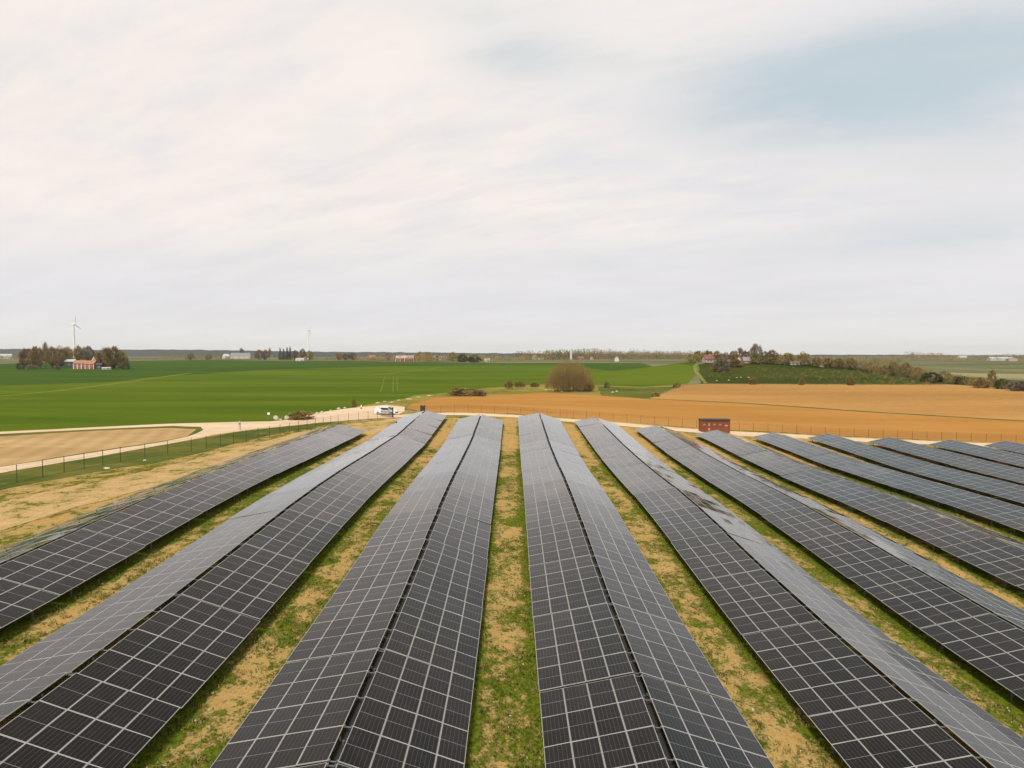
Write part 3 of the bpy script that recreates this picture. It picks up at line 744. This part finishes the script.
# the round bare tree in the middle distance
p = at(569, 391.5); k = p.y/F_PX
o = empty('round_tree', p, 0, 'large round bare brown tree alone behind the tilled field', 'tree')
m = MB(); r_ = random.Random(21); TW, TH = 52*k, 31.5*k
for _ in range(150):
    a = r_.uniform(0, 6.283); rr = r_.random()**.6; b = Vector((math.cos(a)*rr*TW*.36, math.sin(a)*rr*TW*.30, -.2))
    e = Vector((b.x*1.32, b.y*1.32, TH*(.97-.42*rr*rr)*r_.uniform(.75, 1))); md = b.lerp(e, .5)+Vector((b.x*.05, b.y*.05, 0))
    m.tube(b, md, .11, .07, 4, 0, False); m.tube(md, e, .07, .02, 4, 0, False)
m.build('trunk', v_bark, o, fix=False)
m = MB()
for _ in range(32000):
    v = rvec(r_); v = v.normalized()*(v.length**.5); q = Vector((v.x*TW*.48, v.y*TW*.42, TH*(.12+.86*abs(v.z))*(1 if v.z > 0 else .62)))
    if mnoise.noise(q*.23) < -.33: continue
    rad = math.hypot(q.x/(TW*.5), q.y/(TW*.45))
    if q.z > TH*(1.02-.50*rad**2.2)*(.93+.22*mnoise.noise(Vector((q.x*.33, q.y*.33, 7)))): continue
    d = (Vector((q.x*.05, q.y*.05, 1.1))+rvec(r_)*.45).normalized(); wv = d.cross(rvec(r_)).normalized()*r_.uniform(.015, .05); L = r_.uniform(.5, 1.3)
    m.face([q-wv, q+wv, q+d*L])
m.build('crown', v_round, o, fix=False)

FARMT = 'bare trees around the red farm'
for i, (px, py, wp, hp, kd, mt, lb) in enumerate([
    (27, 368.6, 15, 21, 'round', v_brown, 'leftmost brown tree of the farm copse'), (36, 368.8, 14, 22, 'round', v_brown, 'brown tree second from left in the farm copse'),
    (45, 368.5, 9, 25.5, 'tall', v_olive, 'tallest pointed tree rising above the farm copse'), (52, 368.8, 15, 21.5, 'round', v_brown, 'brown tree right of the pointed tree in the farm copse'),
    (60, 367.5, 14, 21, 'round', v_brown, 'brown tree left of the white roofed barn at the farm'), (68, 366, 13, 19, 'round', v_brown, 'brown tree behind the white roofed barn'),
    (78, 364.5, 12, 18.5, 'tall', v_olive, 'thin tree behind the orange roof of the farmhouse'), (87, 364.5, 14, 18, 'round', v_grey, 'grey bare tree behind the right end of the farmhouse'),
    (104, 368.6, 18, 20.5, 'round', v_brown, 'brown tree just right of the farmhouse'), (113, 369, 20, 22, 'round', v_brown, 'largest rounded brown tree right of the farmhouse'),
    (121, 369, 13, 18, 'round', v_olive, 'rightmost rounded tree of the farm')]):
    tree(px, py, wp, hp, kd, mt, lb, FARMT)
for px, py, wp, hp, mt, lb in [(20, 369.3, 8, 7, v_green, 'yellow green bush at the left foot of the farm copse'), (125.5, 369.4, 7, 7.5, v_green, 'green bush at the right end of the farm trees'),
    (57, 369.5, 6, 4, v_grey, 'low grey bush in front of the farm copse'), (31, 369.6, 10, 5, v_grey, 'low brown scrub under the farm copse')]:
    tree(px, py, wp, hp, 'bush', mt, lb, 'bushes by the red farm', 'bush', 'bush')
FIELD = 'trees on the far edge of the green field'
for px, py, wp, hp, kd, mt, lb in [
    (241, 358.5, 6, 10.5, 'tall', v_grey, 'thin bare tree beside the white farm far left'), (258, 359.8, 9, 10, 'round', v_brown, 'left dark rounded tree of the pair beyond the field'),
    (264, 360, 9, 10.5, 'round', v_grey, 'right dark rounded tree of the pair beyond the field'), (269, 360, 4, 12, 'tall', v_olive, 'slim pale tree beside the dark pair beyond the field'),
    (279.5, 360.3, 7.5, 13, 'conifer', v_dark, 'leftmost dark spruce of the small group'), (283, 360.3, 7.5, 12, 'conifer', v_dark, 'second dark spruce of the small group'),
    (286.5, 360.3, 7.5, 13.5, 'conifer', v_dark, 'third dark spruce of the small group'), (289.5, 360.3, 7.5, 14, 'conifer', v_dark, 'rightmost and tallest spruce of the small group'),
    (295, 360.3, 7, 10, 'round', v_brown, 'bare tree just right of the spruces'), (302, 360.4, 8, 11.5, 'tall', v_brown, 'tallest bare tree right of the spruces'), (309, 360.4, 8, 9.5, 'round', v_brown, 'bare tree furthest right of the spruces'),
    (338, 360.5, 7, 8.5, 'round', v_brown, 'lone rounded brown tree right of the second turbine'), (345, 360.3, 9, 7.5, 'round', v_grey, 'grey tree next to the lone brown tree'), (352, 360.3, 8, 8, 'round', v_grey, 'grey tree left of the small red house'),
    (387, 360.6, 9, 8, 'round', v_grey, 'grey tree between the small red house and the red barn'), (420, 360.8, 9, 9, 'round', v_olive, 'olive tree right of the red barn'), (428, 361, 9, 9, 'round', v_brown, 'brown tree left of the white house'),
    (452, 361.8, 10, 9.5, 'round', v_olive, 'olive tree right of the white house'), (462, 362, 10, 8.5, 'bush', v_green, 'green rounded bush in the hedge past the white house'), (474, 362.4, 14, 7, 'bush', v_green, 'dark green clump at the right end of the hedge'), (190, 360, 8, 6.5, 'round', v_brown, 'small reddish tree alone far left beyond the wheat'), (208, 360, 7, 6, 'round', v_olive, 'small olive tree left of the white farm')]:
    tree(px, py, wp, hp, kd, mt, lb, FIELD)
HILL = 'trees on the hill on the right'
for px, py, wp, hp, kd, mt, lb in [
    (690, 361.5, 10, 8, 'round', v_yellow, 'yellowish tree at the left end of the hill'), (698, 361, 12, 10, 'round', v_olive, 'olive tree left of the hill cottage'), (707, 361, 11, 11, 'round', v_brown, 'brown tree behind the hill cottage'),
    (717, 362, 11, 11, 'round', v_brown, 'brown tree right of the hill cottage'), (725, 362.5, 10, 10, 'tall', v_grey, 'thin grey tree midway between the two hill houses'), (733, 362.5, 10, 11.5, 'round', v_brown, 'brown tree left of the white gabled house'),
    (739, 361, 10, 13, 'round', v_grey, 'grey tree behind the white gabled house'), (745, 360.5, 9, 10, 'round', v_dark, 'dark evergreen right behind the white gable'), (755, 363, 15, 19, 'tall', v_grey, 'tallest bare tree on the hill'),
    (764, 363.5, 12, 12, 'tall', v_grey, 'spindly tree right of the tallest tree'), (772, 364, 13, 14, 'round', v_brown, 'spreading bare tree right of the tallest tree'), (787, 364, 13, 11, 'round', v_yellow, 'yellow leaved tree in the middle of the hill'), (803, 365, 13, 13, 'round', v_olive, 'taller olive tree right of the yellow tree'),
    (816, 366, 10, 9, 'round', v_brown, 'brown tree first in the low row on the hill'), (827, 367, 11, 9.5, 'round', v_brown, 'brown tree second in the low row on the hill'), (838, 368, 11, 10, 'round', v_olive, 'olive tree third in the low row on the hill'), (850, 369, 12, 11, 'round', v_brown, 'brown tree last in the low row on the hill'),
    (868, 371, 9, 9, 'tall', v_grey, 'lone thin tree on the right slope of the hill'), (893, 374, 12, 12, 'round', v_grey, 'grey tree on the lower right slope of the hill'), (905, 375.5, 12, 12.5, 'round', v_brown, 'brown tree on the lower right slope of the hill')]:
    tree(px, py, wp, hp, kd, mt, lb, HILL)
for px, py, wp, hp, mt, lb in [
    (720, 371, 16, 12, v_grey, 'large purple grey thicket on the left of the meadow'), (735, 366.5, 14, 7, v_brown, 'brown thicket below the white gabled house'), (752, 384.5, 8, 6, v_brown, 'brown bush at the field edge below the tallest tree'), (801, 385, 6, 6.5, v_brown, 'small brown bush left on the dark field edge'), (850, 385.3, 8, 8, v_brown, 'brown bush midway on the dark field edge'),
    (917, 377, 14, 9, v_brown, 'reddish thicket at the foot of the hill'), (931, 383, 20, 10, v_green, 'dark green thicket at the right end of the meadow'), (944, 381, 12, 9, v_grey, 'grey thicket behind the dark green thicket'), (960, 384, 16, 7, v_green, 'low green hedge bush right of the meadow'),
    (981, 388, 15, 10, v_brown, 'brown bush at the right corner of the far tilled field'), (991, 384.5, 8, 13, v_brown, 'tall reddish bush far right'), (1002, 389, 14, 9, v_green, 'green bush right of the tall reddish bush'), (1016, 391, 16, 9, v_grey, 'grey scrub at the right edge of the far field'), (1032, 391, 14, 9, v_green, 'green scrub past the far right field corner'),
    (465, 395.6, 34, 6.5, v_brown, 'long low brown thicket on the margin of the green field'), (456, 395, 10, 7, v_brown, 'brown bush at the left end of the long thicket'), (481, 396.3, 10, 5.5, v_grey, 'grey bush at the right end of the long thicket'),
    (508, 388.5, 9, 7.5, v_brown, 'dark brown bush left of the round tree'), (519, 387, 12, 5, v_brown, 'low brown scrub in the field margin near the round tree'), (534, 387, 9, 4.5, v_brown, 'small scrub just left of the round tree'), (606, 387.5, 6, 5, v_grey, 'small grey bush right of the round tree'),
    (300, 419.3, 27, 7.5, v_brown, 'brown hedge bush beside the dirt road'), (587, 391.5, 12, 8, v_grey, 'dark thicket under the right side of the round tree'), (353.5, 407.6, 5, 7.5, v_brown, 'small rust brown bush at the field edge near the car'), (655, 396.5, 9, 4, v_brown, 'reddish scrub at the left corner of the pale field'), (676, 387.5, 8, 4, v_brown, 'reddish scrub at the top corner of the pale field')]:
    tree(px, py, wp, hp*1.12, 'bush', mt, lb, 'bushes along field edges', 'bush', 'bush')
# far woodland that reads as one mass
def woodland(name, spec, label, seed):
    """spec: (px, distance, height m, width m) runs, sampled along the skyline"""
    r = random.Random(seed); m = MB()
    for (x0, x1, d0, d1, h0, h1) in spec:
        n = int(abs(x1-x0)/1.1)
        for i in range(n):
            f = i/max(1, n-1); d = (d0+(d1-d0)*f)*r.uniform(.96, 1.05); px = x0+(x1-x0)*f+r.uniform(-1, 1); h = (h0+(h1-h0)*f)*r.uniform(.55, 1.12)
            b = at_dist(px, d); wd = h*r.uniform(.35, .6); mi = r.choice((0, 0, 1, 2, 2, 3)); k = 70
            for _ in range(k):
                v = rvec(r); q = b+Vector((v.x*wd, v.y*wd, h*(.46+.5*v.z))); s = h*r.uniform(.04, .10); dd = (rvec(r)+V_UP*.4).normalized(); wv = dd.cross(rvec(r)).normalized()*s*.5
                m.face([q-wv, q+wv, q+dd*s*1.4], mi)
    o = m.build(name, [v_brown, v_grey, v_olive, v_green], fix=False); return tag(o, label, 'woodland', None, 'stuff')
def scrub(path, label, seed, mats_, jit=.8):
    r = random.Random(seed); m = MB()
    for (x0, y0, h0), (x1, y1, h1) in zip(path[:-1], path[1:]):
        n = int(abs(x1-x0)/.8)
        for i in range(n):
            f = (i+r.random())/n; b = at(x0+(x1-x0)*f, y0+(y1-y0)*f+r.uniform(-jit, jit)); k = b.y/F_PX
            if mnoise.noise(Vector((b.x*.03, seed, 0))) < -.28: continue
            h = (h0+(h1-h0)*f)*k*r.uniform(.45, 1.15); wd = h*r.uniform(.4, .75); mi = r.choice((0, 0, 1, 2, 2, 3))
            for _ in range(90):
                v = rvec(r); q = b+Vector((v.x*wd, v.y*wd, h*(.45+.5*v.z))); s_ = h*r.uniform(.05, .13); dd = (rvec(r)+V_UP*.8).normalized(); wv = dd.cross(rvec(r)).normalized()*s_*.22
                m.face([q-wv, q+wv, q+dd*s_*1.8], mi)
    tag(m.build('scrub', mats_, fix=False), label, 'scrub', None, 'stuff')
SCM = [v_brown, v_grey, v_olive, v_green]
scrub([(682, 362, 6), (700, 361.5, 10), (730, 362.5, 10), (760, 363.5, 11), (790, 364.5, 10), (830, 367, 10), (862, 370, 10)], 'tangled bare scrub along the top of the hill', 31, SCM)
scrub([(862, 371, 9), (890, 374.5, 11), (915, 378, 11), (950, 383, 9), (985, 387, 8), (1024, 391, 8), (1060, 393, 8)], 'brown green scrub running down the right end of the hill', 32, SCM)
scrub([(708, 374, 2.4), (740, 373, 2.6), (780, 374, 2.2), (830, 376.5, 2.6), (880, 379, 4), (930, 381, 5)], 'patchy low scrub across the hill meadow', 35, SCM, 6)
scrub([(740, 384.3, 1.6), (800, 384.6, 2), (860, 385, 2.2), (945, 384.7, 2.4)], 'low weeds along the edge between meadow and tilled field', 33, SCM)
scrub([(440, 396, 2), (480, 396, 2.6), (520, 389, 3), (550, 391, 2.4), (600, 393, 2)], 'dry weeds in the grass margin around the round tree', 34, SCM)
woodland('woodland', [(355, 440, 1080, 1100, 11, 14), (415, 500, 1090, 1100, 14, 12), (455, 525, 1250, 1250, 13, 10)], 'band of brown trees behind the red barn and white house', 4)
woodland('woodland', [(516, 600, 1750, 1750, 22, 28), (545, 690, 1700, 1700, 27, 21), (600, 700, 2000, 2000, 24, 22), (520, 700, 1650, 1650, 18, 18), (505, 640, 1250, 1250, 5, 5)], 'wooded village skyline behind the round tree', 5)
woodland('woodland', [(125, 260, 1500, 1500, 9, 8), (160, 300, 2300, 2300, 14, 14), (-60, 60, 1700, 1700, 12, 12), (310, 360, 1500, 1500, 8, 8)], 'sparse hedge line far off on the left', 6)
woodland('woodland', [(800, 1060, 1300, 1300, 8, 8), (905, 945, 1900, 1900, 22, 16), (985, 1060, 1700, 1700, 14, 16), (840, 1060, 2600, 2600, 14, 14), (780, 900, 900, 900, 7, 7)], 'hedges and clumps far off on the right', 8)
# distant wooded hills on the horizon
def hills(x0, x1, d, tops, label, seed):
    V, F = [], []; n = int((x1-x0)/1.5)
    for i in range(n+1):
        px = x0+(x1-x0)*i/n; t_ = i/n*(len(tops)-1); a = int(min(t_, len(tops)-2)); yt = tops[a]+(tops[a+1]-tops[a])*(t_-a)
        yt += .5*mnoise.noise(Vector((px*.09, seed, 0)))+.35*mnoise.noise(Vector((px*.5, seed, 2)))
        x = (px-VPX)/F_PX*d; zt = CAM_Z+(356-yt)/F_PX*d
        for (dy, fz) in ((-420, 0), (-260, .55), (-60, .92), (40, 1.0), (500, .6), (1200, -.1)):
            g_ = ground_z(x, d+dy); V.append((x, d+dy, g_-3+(zt-g_+3)*fz))
    for i in range(n):
        for k in range(5): F.append((i*6+k, i*6+6+k, i*6+7+k, i*6+k+1))
    tag(link('hills', mesh_of('hills', V, F, m_hill, None, True)), label, None, None, 'structure')
hills(-330, 1380, 4800, [347, 347.5, 347, 348, 349, 350, 349.5, 351, 352, 352.5, 353.5, 354.2, 355, 355, 354.8, 355.2, 355.8, 355.3, 354.9, 355.2, 355.5], 'low dark wooded hills along the whole horizon', 1.3)

# ------------------------------------------------------------------ buildings
m_brick = simple('red_brick', (.34, .105, .065), .85, 0, .2, 5)
m_tile = simple('orange_tiles', (.33, .15, .075), .8, 0, .2, 4)
m_white = simple('white_render', (.58, .56, .52), .8, 0, .06, 1)
m_greyroof = simple('grey_roof', (.22, .22, .22), .75, 0, .12, 2)
m_pinkroof = simple('faded_pink_roof', (.42, .30, .27), .8, 0, .12, 2)
m_darkwood = simple('dark_boards', (.045, .05, .055), .8, 0, .2, 4)
m_redwood = simple('red_boards', (.26, .05, .03), .8, 0, .2, 4)
m_lightroof = simple('light_sheet_roof', (.42, .41, .39), .55, 0, .06, 1)
m_brownroof = simple('brown_tiles', (.18, .085, .055), .85, 0, .2, 4)
m_pane = simple('window_glass', (.03, .04, .05), .1)
def building(name, p, W, D, Hw, Hr, yaw, wm_, rm, label, cat, n_win=3, chimney=True, trim=None, door=True, gable_front=False):
    o = empty(name, (p.x, p.y, p.z-.15), yaw, label, cat, 'distant buildings')
    m = MB(); m.prism([(-D/2, 0), (D/2, 0), (D/2, Hw), (0, Hw+Hr), (-D/2, Hw)], 'x', -W/2, W/2); m.build('wall', wm_, o)
    m = MB(); ov = .35; sl = Hr/(D/2); L = D/2+ov
    for s in (-1, 1):
        m.prism([(0, Hw+Hr+.03), (s*L, Hw-ov*sl+.03), (s*L, Hw-ov*sl+.23), (0, Hw+Hr+.26)], 'x', -W/2-ov, W/2+ov)
    rf = m.build('roof', rm, o)
    if chimney: m = MB(); m.box((W*.22, .3, Hw+Hr+.3), (.7, .7, 1.5)); m.box((W*.22, .3, Hw+Hr+1.08), (.85, .85, .12)); m.build('chimney', m_brick, rf)
    for i in range(n_win):
        x = -W/2+W*(i+.75)/(n_win+.5); zc = Hw*.55; ww, wh = min(1.4, W/(n_win+1)*.6), min(1.5, Hw*.45)
        m = MB(); m.box((x, -D/2-.03, zc+wh/2+.05), (ww+.2, .1, .1)); m.box((x, -D/2-.05, zc-wh/2-.05), (ww+.25, .16, .1))
        for s in (-1, 1): m.box((x+s*(ww/2+.05), -D/2-.03, zc), (.1, .1, wh))
        m.box((x, -D/2-.03, zc), (.06, .08, wh)); wf = m.build('window', white_paint, o)
        m = MB(); m.box((x, -D/2-.008, zc), (ww, .04, wh)); m.build('pane', m_pane, wf)
    if door:
        m = MB(); x = W*.30; m.box((x, -D/2-.03, min(2.1, Hw*.8)/2), (min(1.1, W*.1+.5), .08, min(2.1, Hw*.8))); m.build('door', m_darkwood, o)
    if trim:
        m = MB()
        for i in range(trim+1): m.box((-W/2+W*i/trim, -D/2-.03, Hw/2), (.5, .1, Hw-.1))
        for s in (-1, 1):
            for sy in (-1, 1): m.box((s*(W/2+.03), sy*(D/2-.2), Hw/2), (.1, .5, Hw-.1))
        m.build('wall_trim', white_paint, o)
    return o
def bld(name, px, py, wpx, hpx, label, wm_, rm, yaw=0.0, depth=None, roof=.45, cat='house', **kw):
    p = at(px, py); k = p.y/F_PX; W = wpx*k; H = hpx*k
    return building(name, p, W, depth or min(W*.7, 9.0), H*(1-roof), H*roof, R(yaw), wm_, rm, label, cat, **kw)
bld('farmhouse', 80.5, 368.9, 11, 8.6, 'red brick farmhouse with orange roof and white trim, left half of the farm', m_brick, m_tile, 8, roof=.34, trim=3, n_win=3)
bld('farmhouse', 91.5, 369, 10, 8.4, 'red brick farm wing with orange roof next to the dark shed', m_brick, m_tile, -12, roof=.36, trim=2, n_win=2)
bld('barn', 70.5, 367.5, 9, 8.2, 'low barn with pale sheet roof left of the red farmhouse', m_darkwood, m_lightroof, 5, cat='barn', roof=.25, n_win=1, chimney=False)
bld('farmhouse', 95.5, 365.5, 6.5, 9.5, 'cream gabled house rising behind the red farm', simple('cream_render', (.58, .47, .34), .8), m_brownroof, 80, roof=.4, n_win=1)
bld('shed', 98.8, 369.2, 5.5, 6.2, 'dark blue grey shed at the right end of the red farm', m_darkwood, m_cont_roof, 10, cat='shed', roof=.3, n_win=1, chimney=False)
bld('shed', 106, 369.4, 8, 2.2, 'low white outbuilding right of the dark shed', m_white, m_lightroof, 0, depth=3, cat='shed', roof=.3, n_win=2, chimney=False)
bld('barn', 5, 358.6, 13, 4.6, 'long low white barn at the far left edge', m_white, m_lightroof, 0, cat='barn', roof=.4, n_win=4, chimney=False)
bld('farmhouse', 225.5, 358.9, 7, 5, 'white gabled house at the left end of the far white farm', m_white, m_white, 70, roof=.45, n_win=1)
bld('barn', 240, 358.7, 19, 5.8, 'long grey roofed white barn of the far white farm', m_white, m_greyroof, 2, cat='barn', roof=.6, n_win=5, chimney=False)
bld('cottage', 299.5, 361, 8, 2.8, 'tiny white cottage below the bare trees by the spruces', m_white, m_lightroof, 0, roof=.45, n_win=2)
bld('cottage', 371.5, 360.3, 7, 5, 'small red house left of the red barn', m_redwood, m_tile, 15, roof=.45, n_win=2)
bld('barn', 404.5, 361.6, 18, 6, 'long red barn with faded pink roof beyond the green field', m_redwood, m_pinkroof, -4, cat='barn', roof=.42, n_win=5, trim=4, chimney=False)
bld('cottage', 441, 360.3, 6.5, 5, 'white house among trees right of the red barn', m_white, m_greyroof, 70, roof=.5, n_win=1)
bld('cottage', 432.5, 359.5, 5, 4, 'small cream house left of the white house', m_white, m_pinkroof, 20, roof=.5, n_win=1)
for px, py, wp, hp, lb, wm_, rm, yw in [(534.5, 359.6, 6, 4.6, 'left white house of the village skyline', m_white, m_greyroof, 60), (540, 359.6, 5, 4, 'second white house of the village skyline', m_white, m_brownroof, 10), (549.5, 358.4, 4.5, 5, 'pink gabled house in the village', m_pinkroof, m_brownroof, 70), (557.5, 358.8, 7, 4.8, 'red roofed house left of the white tower', m_white, m_tile, 10), (591.5, 359.6, 4, 4, 'small white house right of the white tower', m_white, m_brownroof, 70), (616, 361.5, 6, 5, 'white pointed gable house right of the round tree', m_white, m_white, 85), (580, 360, 6, 3.5, 'brown roofed house beside the white tower', m_brick, m_brownroof, 0), (486.5, 361.5, 5, 3, 'pale shed left of the village', m_white, m_lightroof, 0)]:
    bld('house', px, py, wp, hp, lb, wm_, rm, yw, n_win=1)
bld('cottage', 708.5, 362.5, 12, 7.5, 'pink walled cottage with brown roof among hill trees', m_pinkroof, m_brownroof, 12, roof=.5, n_win=3)
bld('house', 739, 364.3, 8, 8.2, 'white gabled house on the hill beside the tallest tree', m_white, m_brownroof, 62, roof=.5, n_win=2)
bld('house', 745.5, 363.5, 7, 6.5, 'brick house joined behind the white gabled house', m_brick, m_greyroof, 0, roof=.5, n_win=2)
bld('shed', 793, 364.6, 9, 3.4, 'low white shed under the yellow tree on the hill', m_white, m_lightroof, 0, cat='shed', roof=.35, n_win=2, chimney=False)
bld('shed', 821.5, 366.8, 4, 3.6, 'small pale hut in the low row of hill trees', m_white, m_tile, 30, cat='shed', n_win=1, chimney=False)
def far_bld(px, d, W, H, label, wm_, rm, yaw):
    return building('barn', at_dist(px, d), W, 12, H*.6, H*.4, R(yaw), wm_, rm, label, 'barn', 4, False)
far_bld(961, 2300, 26, 8, 'white barn far off right of the hill', m_white, m_lightroof, 5)
far_bld(997, 1350, 36, 7, 'long pale roofed barn far right', m_white, m_lightroof, -4)
far_bld(1011, 1150, 12, 7, 'small pink gabled barn far right', m_pinkroof, m_lightroof, 70)
# white tower in the village
p = at(570.3, 360); k = p.y/F_PX
o = empty('tower', p, 0, 'slender white tower above the village trees', 'tower', None)
m = MB(); m.tube((0, 0, -.5), (0, 0, 9.6*k), 1.0*k, .95*k, 20); m.build('shaft', m_white, o, smooth=False)
m = MB(); m.tube((0, 0, 9.6*k), (0, 0, 10.4*k), 1.05*k, .8*k, 20); m.build('roof', m_lightroof, o)
m = MB(); m.box((0, -.98*k, 1.1), (1.1, .3, 2.3)); m.build('door', m_darkwood, o)

# ------------------------------------------------------------------ wind turbines
def turbine(px, d, hub_py, blade, yaw, rot0, label):
    b = at_dist(px, d); hub = CAM_Z+(356-hub_py)/F_PX*d; H = hub-b.z; s = H/50
    o = empty('wind_turbine', b, yaw, label, 'wind turbine', 'wind turbines on the horizon')
    m = MB(); m.tube((0, 0, -.5), (0, 0, H-.8*s), 1.75*s, 1.0*s, 18); m.tube((0, 0, -.5), (0, 0, .6), 2.3*s, 2.2*s, 18); tw = m.build('tower', white_paint, o)
    m = MB(); m.box((0, -1.75*s, 1.2), (.9, .12, 2.0)); m.build('door', galv, tw)
    m = MB(); m.box((0, .8*s, H), (2.1*s, 5.4*s, 2.1*s)); m.box((0, 2.6*s, H+1.2*s), (.3*s, .3*s, .8*s)); m.build('nacelle', white_paint, o)
    m = MB(); m.tube((0, -1.8*s, H), (0, -3.2*s, H), 1.1*s, .5*s, 12); hb = m.build('hub', white_paint, o)
    for i in range(3):
        a = rot0+i*2*math.pi/3; d_ = Vector((math.sin(a), 0, math.cos(a))); sd = Vector((math.cos(a), 0, -math.sin(a))); m = MB(); prev = None
        st = [(0, .40, .40), (.12, .42, .38), (.25, .70, .22), (.6, .42, .12), (.97, .15, .05), (1, .04, .03)]
        rings = []
        for f, cw, th in st:
            c = Vector((0, -2.6*s, H))+d_*(blade*f+.6*s); tw_ = R(24)*(1-f); u = sd*math.cos(tw_)+Vector((0, 1, 0))*math.sin(tw_); n_ = d_.cross(u)
            k0 = len(m.v)
            for (pu, pn) in ((-.35, 0), (0, .5), (.65, 0), (0, -.5)): m.v.append(tuple(c+u*(pu*2*cw*s)+n_*(pn*2*th*s)))
            rings.append(k0)
        for r0, r1 in zip(rings[:-1], rings[1:]):
            for q in range(4): m.f.append((r0+q, r0+(q+1) % 4, r1+(q+1) % 4, r1+q)); m.mi.append(0)
        m.f.append(tuple(rings[-1]+q for q in range(4))); m.mi.append(0)
        m.build('blade', white_paint, o)
turbine(74, 1050, 324.2, 13, R(62), R(8), 'white wind turbine standing behind the red farm')
turbine(308, 1900, 330.3, 17, R(70), R(35), 'smaller white wind turbine right of the spruces')

# ------------------------------------------------------------------ small roadside things
def boulder(px, py, wpx, hpx, label, seed, group='pale boulders along the dirt road'):
    p = at(px, py); k = p.y/F_PX; bm = bmesh.new(); bmesh.ops.create_icosphere(bm, subdivisions=3, radius=1)
    for v in bm.verts:
        n = mnoise.noise(v.co*1.2+Vector((seed, 0, 0)))*.4+mnoise.noise(v.co*3+Vector((0, seed, 0)))*.12
        v.co = v.co*(1+n); v.co.x *= wpx*k/2; v.co.y *= wpx*k*.4; v.co.z = v.co.z*hpx*k*.62+hpx*k*.36
    me = bpy.data.meshes.new('boulder'); bm.to_mesh(me); bm.free(); me.materials.append(m_stone)
    tag(link('boulder', me, None, p, (0, 0, seed)), label, 'boulder', group)
for i, (px, py, wp, hp, lb) in enumerate([(275.5, 420.1, 5.5, 4.6, 'largest pointed pale boulder left of the brown hedge bush'), (280, 420.3, 3.6, 1.8, 'flat pale boulder between the two larger ones'), (286, 419.8, 5, 4.2, 'pale boulder touching the brown hedge bush'),
    (316.5, 414.2, 4.5, 2, 'low pale boulder just right of the brown hedge bush'), (321.5, 413, 3, 2, 'small pale boulder second right of the brown hedge bush'), (330, 411.2, 3, 1.4, 'flat pale boulder midway to the white car'), (338, 409.4, 4, 2, 'pale boulder on the road edge nearest the rust bush'), (344, 408.6, 3.4, 1.6, 'last low pale boulder before the rust bush'),
    (25, 489.6, 2.4, 1.5, 'small white stone under the near end of the left fence'), (106, 469, 6.5, 1.9, 'flat pale stone below the left fence'), (144, 460.8, 3, 1.2, 'little pale stone further along the left fence')]):
    boulder(px, py, wp, hp, lb, i*1.7)
for i, (px, py, wp, hp) in enumerate([(377, 403.2, 5, 1), (384, 402, 4, 1), (391, 402.8, 6, 1.1), (398, 400.8, 5, 1), (408, 399.5, 6, 1), (418, 397.6, 5, .9), (429, 396, 6, .9)]):
    boulder(px, py, wp, hp, 'pale flat stone in the dry grass margin behind the white car', 20+i*1.3, 'stones in the dry grass margin')
for i, (px, py) in enumerate([(545, 390), (553, 391), (561, 391.8), (575, 392), (524, 388.8), (612, 392.5), (616, 391.6)]):
    boulder(px, py, 2.6, .9, 'pale stone in the grass around the round tree', 40+i*1.3, 'stones around the round tree')
for i, (px, py) in enumerate([(736, 378), (740, 377.6), (748, 377.8), (753, 378.4), (716, 381), (728, 380.5)]):
    boulder(px, py, 2.2, .8, 'pale stone scattered on the hill meadow', 60+i*1.3, 'stones on the hill meadow')
p = at(268, 421.6); k = p.y/F_PX
o = empty('road_sign', p, R(12), 'round white road sign on a thin post by the dirt road', 'sign')
m = MB(); m.tube((0, 0, -.2), (0, 0, 7.6*k), .04, n=8); m.build('post', galv, o)
m = MB(); m.tube((0, -.06, 8.1*k), (0, -.035, 8.1*k), 1.25*k, n=24); m.build('sign_face', white_paint, o)
p = at(360.5, 408.8); k = p.y/F_PX
o = empty('marker_post', p, 0, 'short white marker post with dark base on the road edge', 'post')
m = MB(); m.tube((0, 0, -.1), (0, 0, 1.4*k), .20, .17, 12); m.build('base', black_rubber, o)
m = MB(); m.tube((0, 0, 1.4*k), (0, 0, 3.4*k), .15, .12, 12); m.tube((0, 0, 3.4*k), (0, 0, 3.8*k), .12, .05, 12); m.build('cap', white_paint, o)
p = at(239, 430.6); k = p.y/F_PX
o = empty('marker_post', p, 0, 'pale concrete marker post at the verge by the road junction', 'post')
m = MB(); m.box((0, 0, .75), (.32, .22, 1.6)); m.prism([(-.16, 1.55), (.16, 1.55), (0, 1.72)], 'y', -.11, .11); m.build('block', m_stone, o)
m = MB(); m.box((0, -.12, 1.2), (.2, .03, .2)); m.build('plate', dark_steel, o)

# ------------------------------------------------------------------ thin haze over the plain
hz = bpy.data.materials.new('haze'); hz.use_nodes = True; hz.node_tree.nodes.clear()
ho = hz.node_tree.nodes.new('ShaderNodeOutputMaterial'); hv = hz.node_tree.nodes.new('ShaderNodeVolumePrincipled')
hv.inputs['Color'].default_value = (.93, .95, 1, 1); hv.inputs['Density'].default_value = .00005; hv.inputs['Anisotropy'].default_value = .3
hz.node_tree.links.new(hv.outputs[0], ho.inputs['Volume'])
zmin = min(min(r) for r in GZ)-1
m = MB(); m.box((0, (GY[0]+GY[-1])/2, (zmin+135)/2), (GX[-1]-GX[0]+40, GY[-1]-GY[0]+40, 135-zmin))
tag(m.build('haze', hz), 'thin pale haze over the whole plain', 'haze', None, 'stuff')
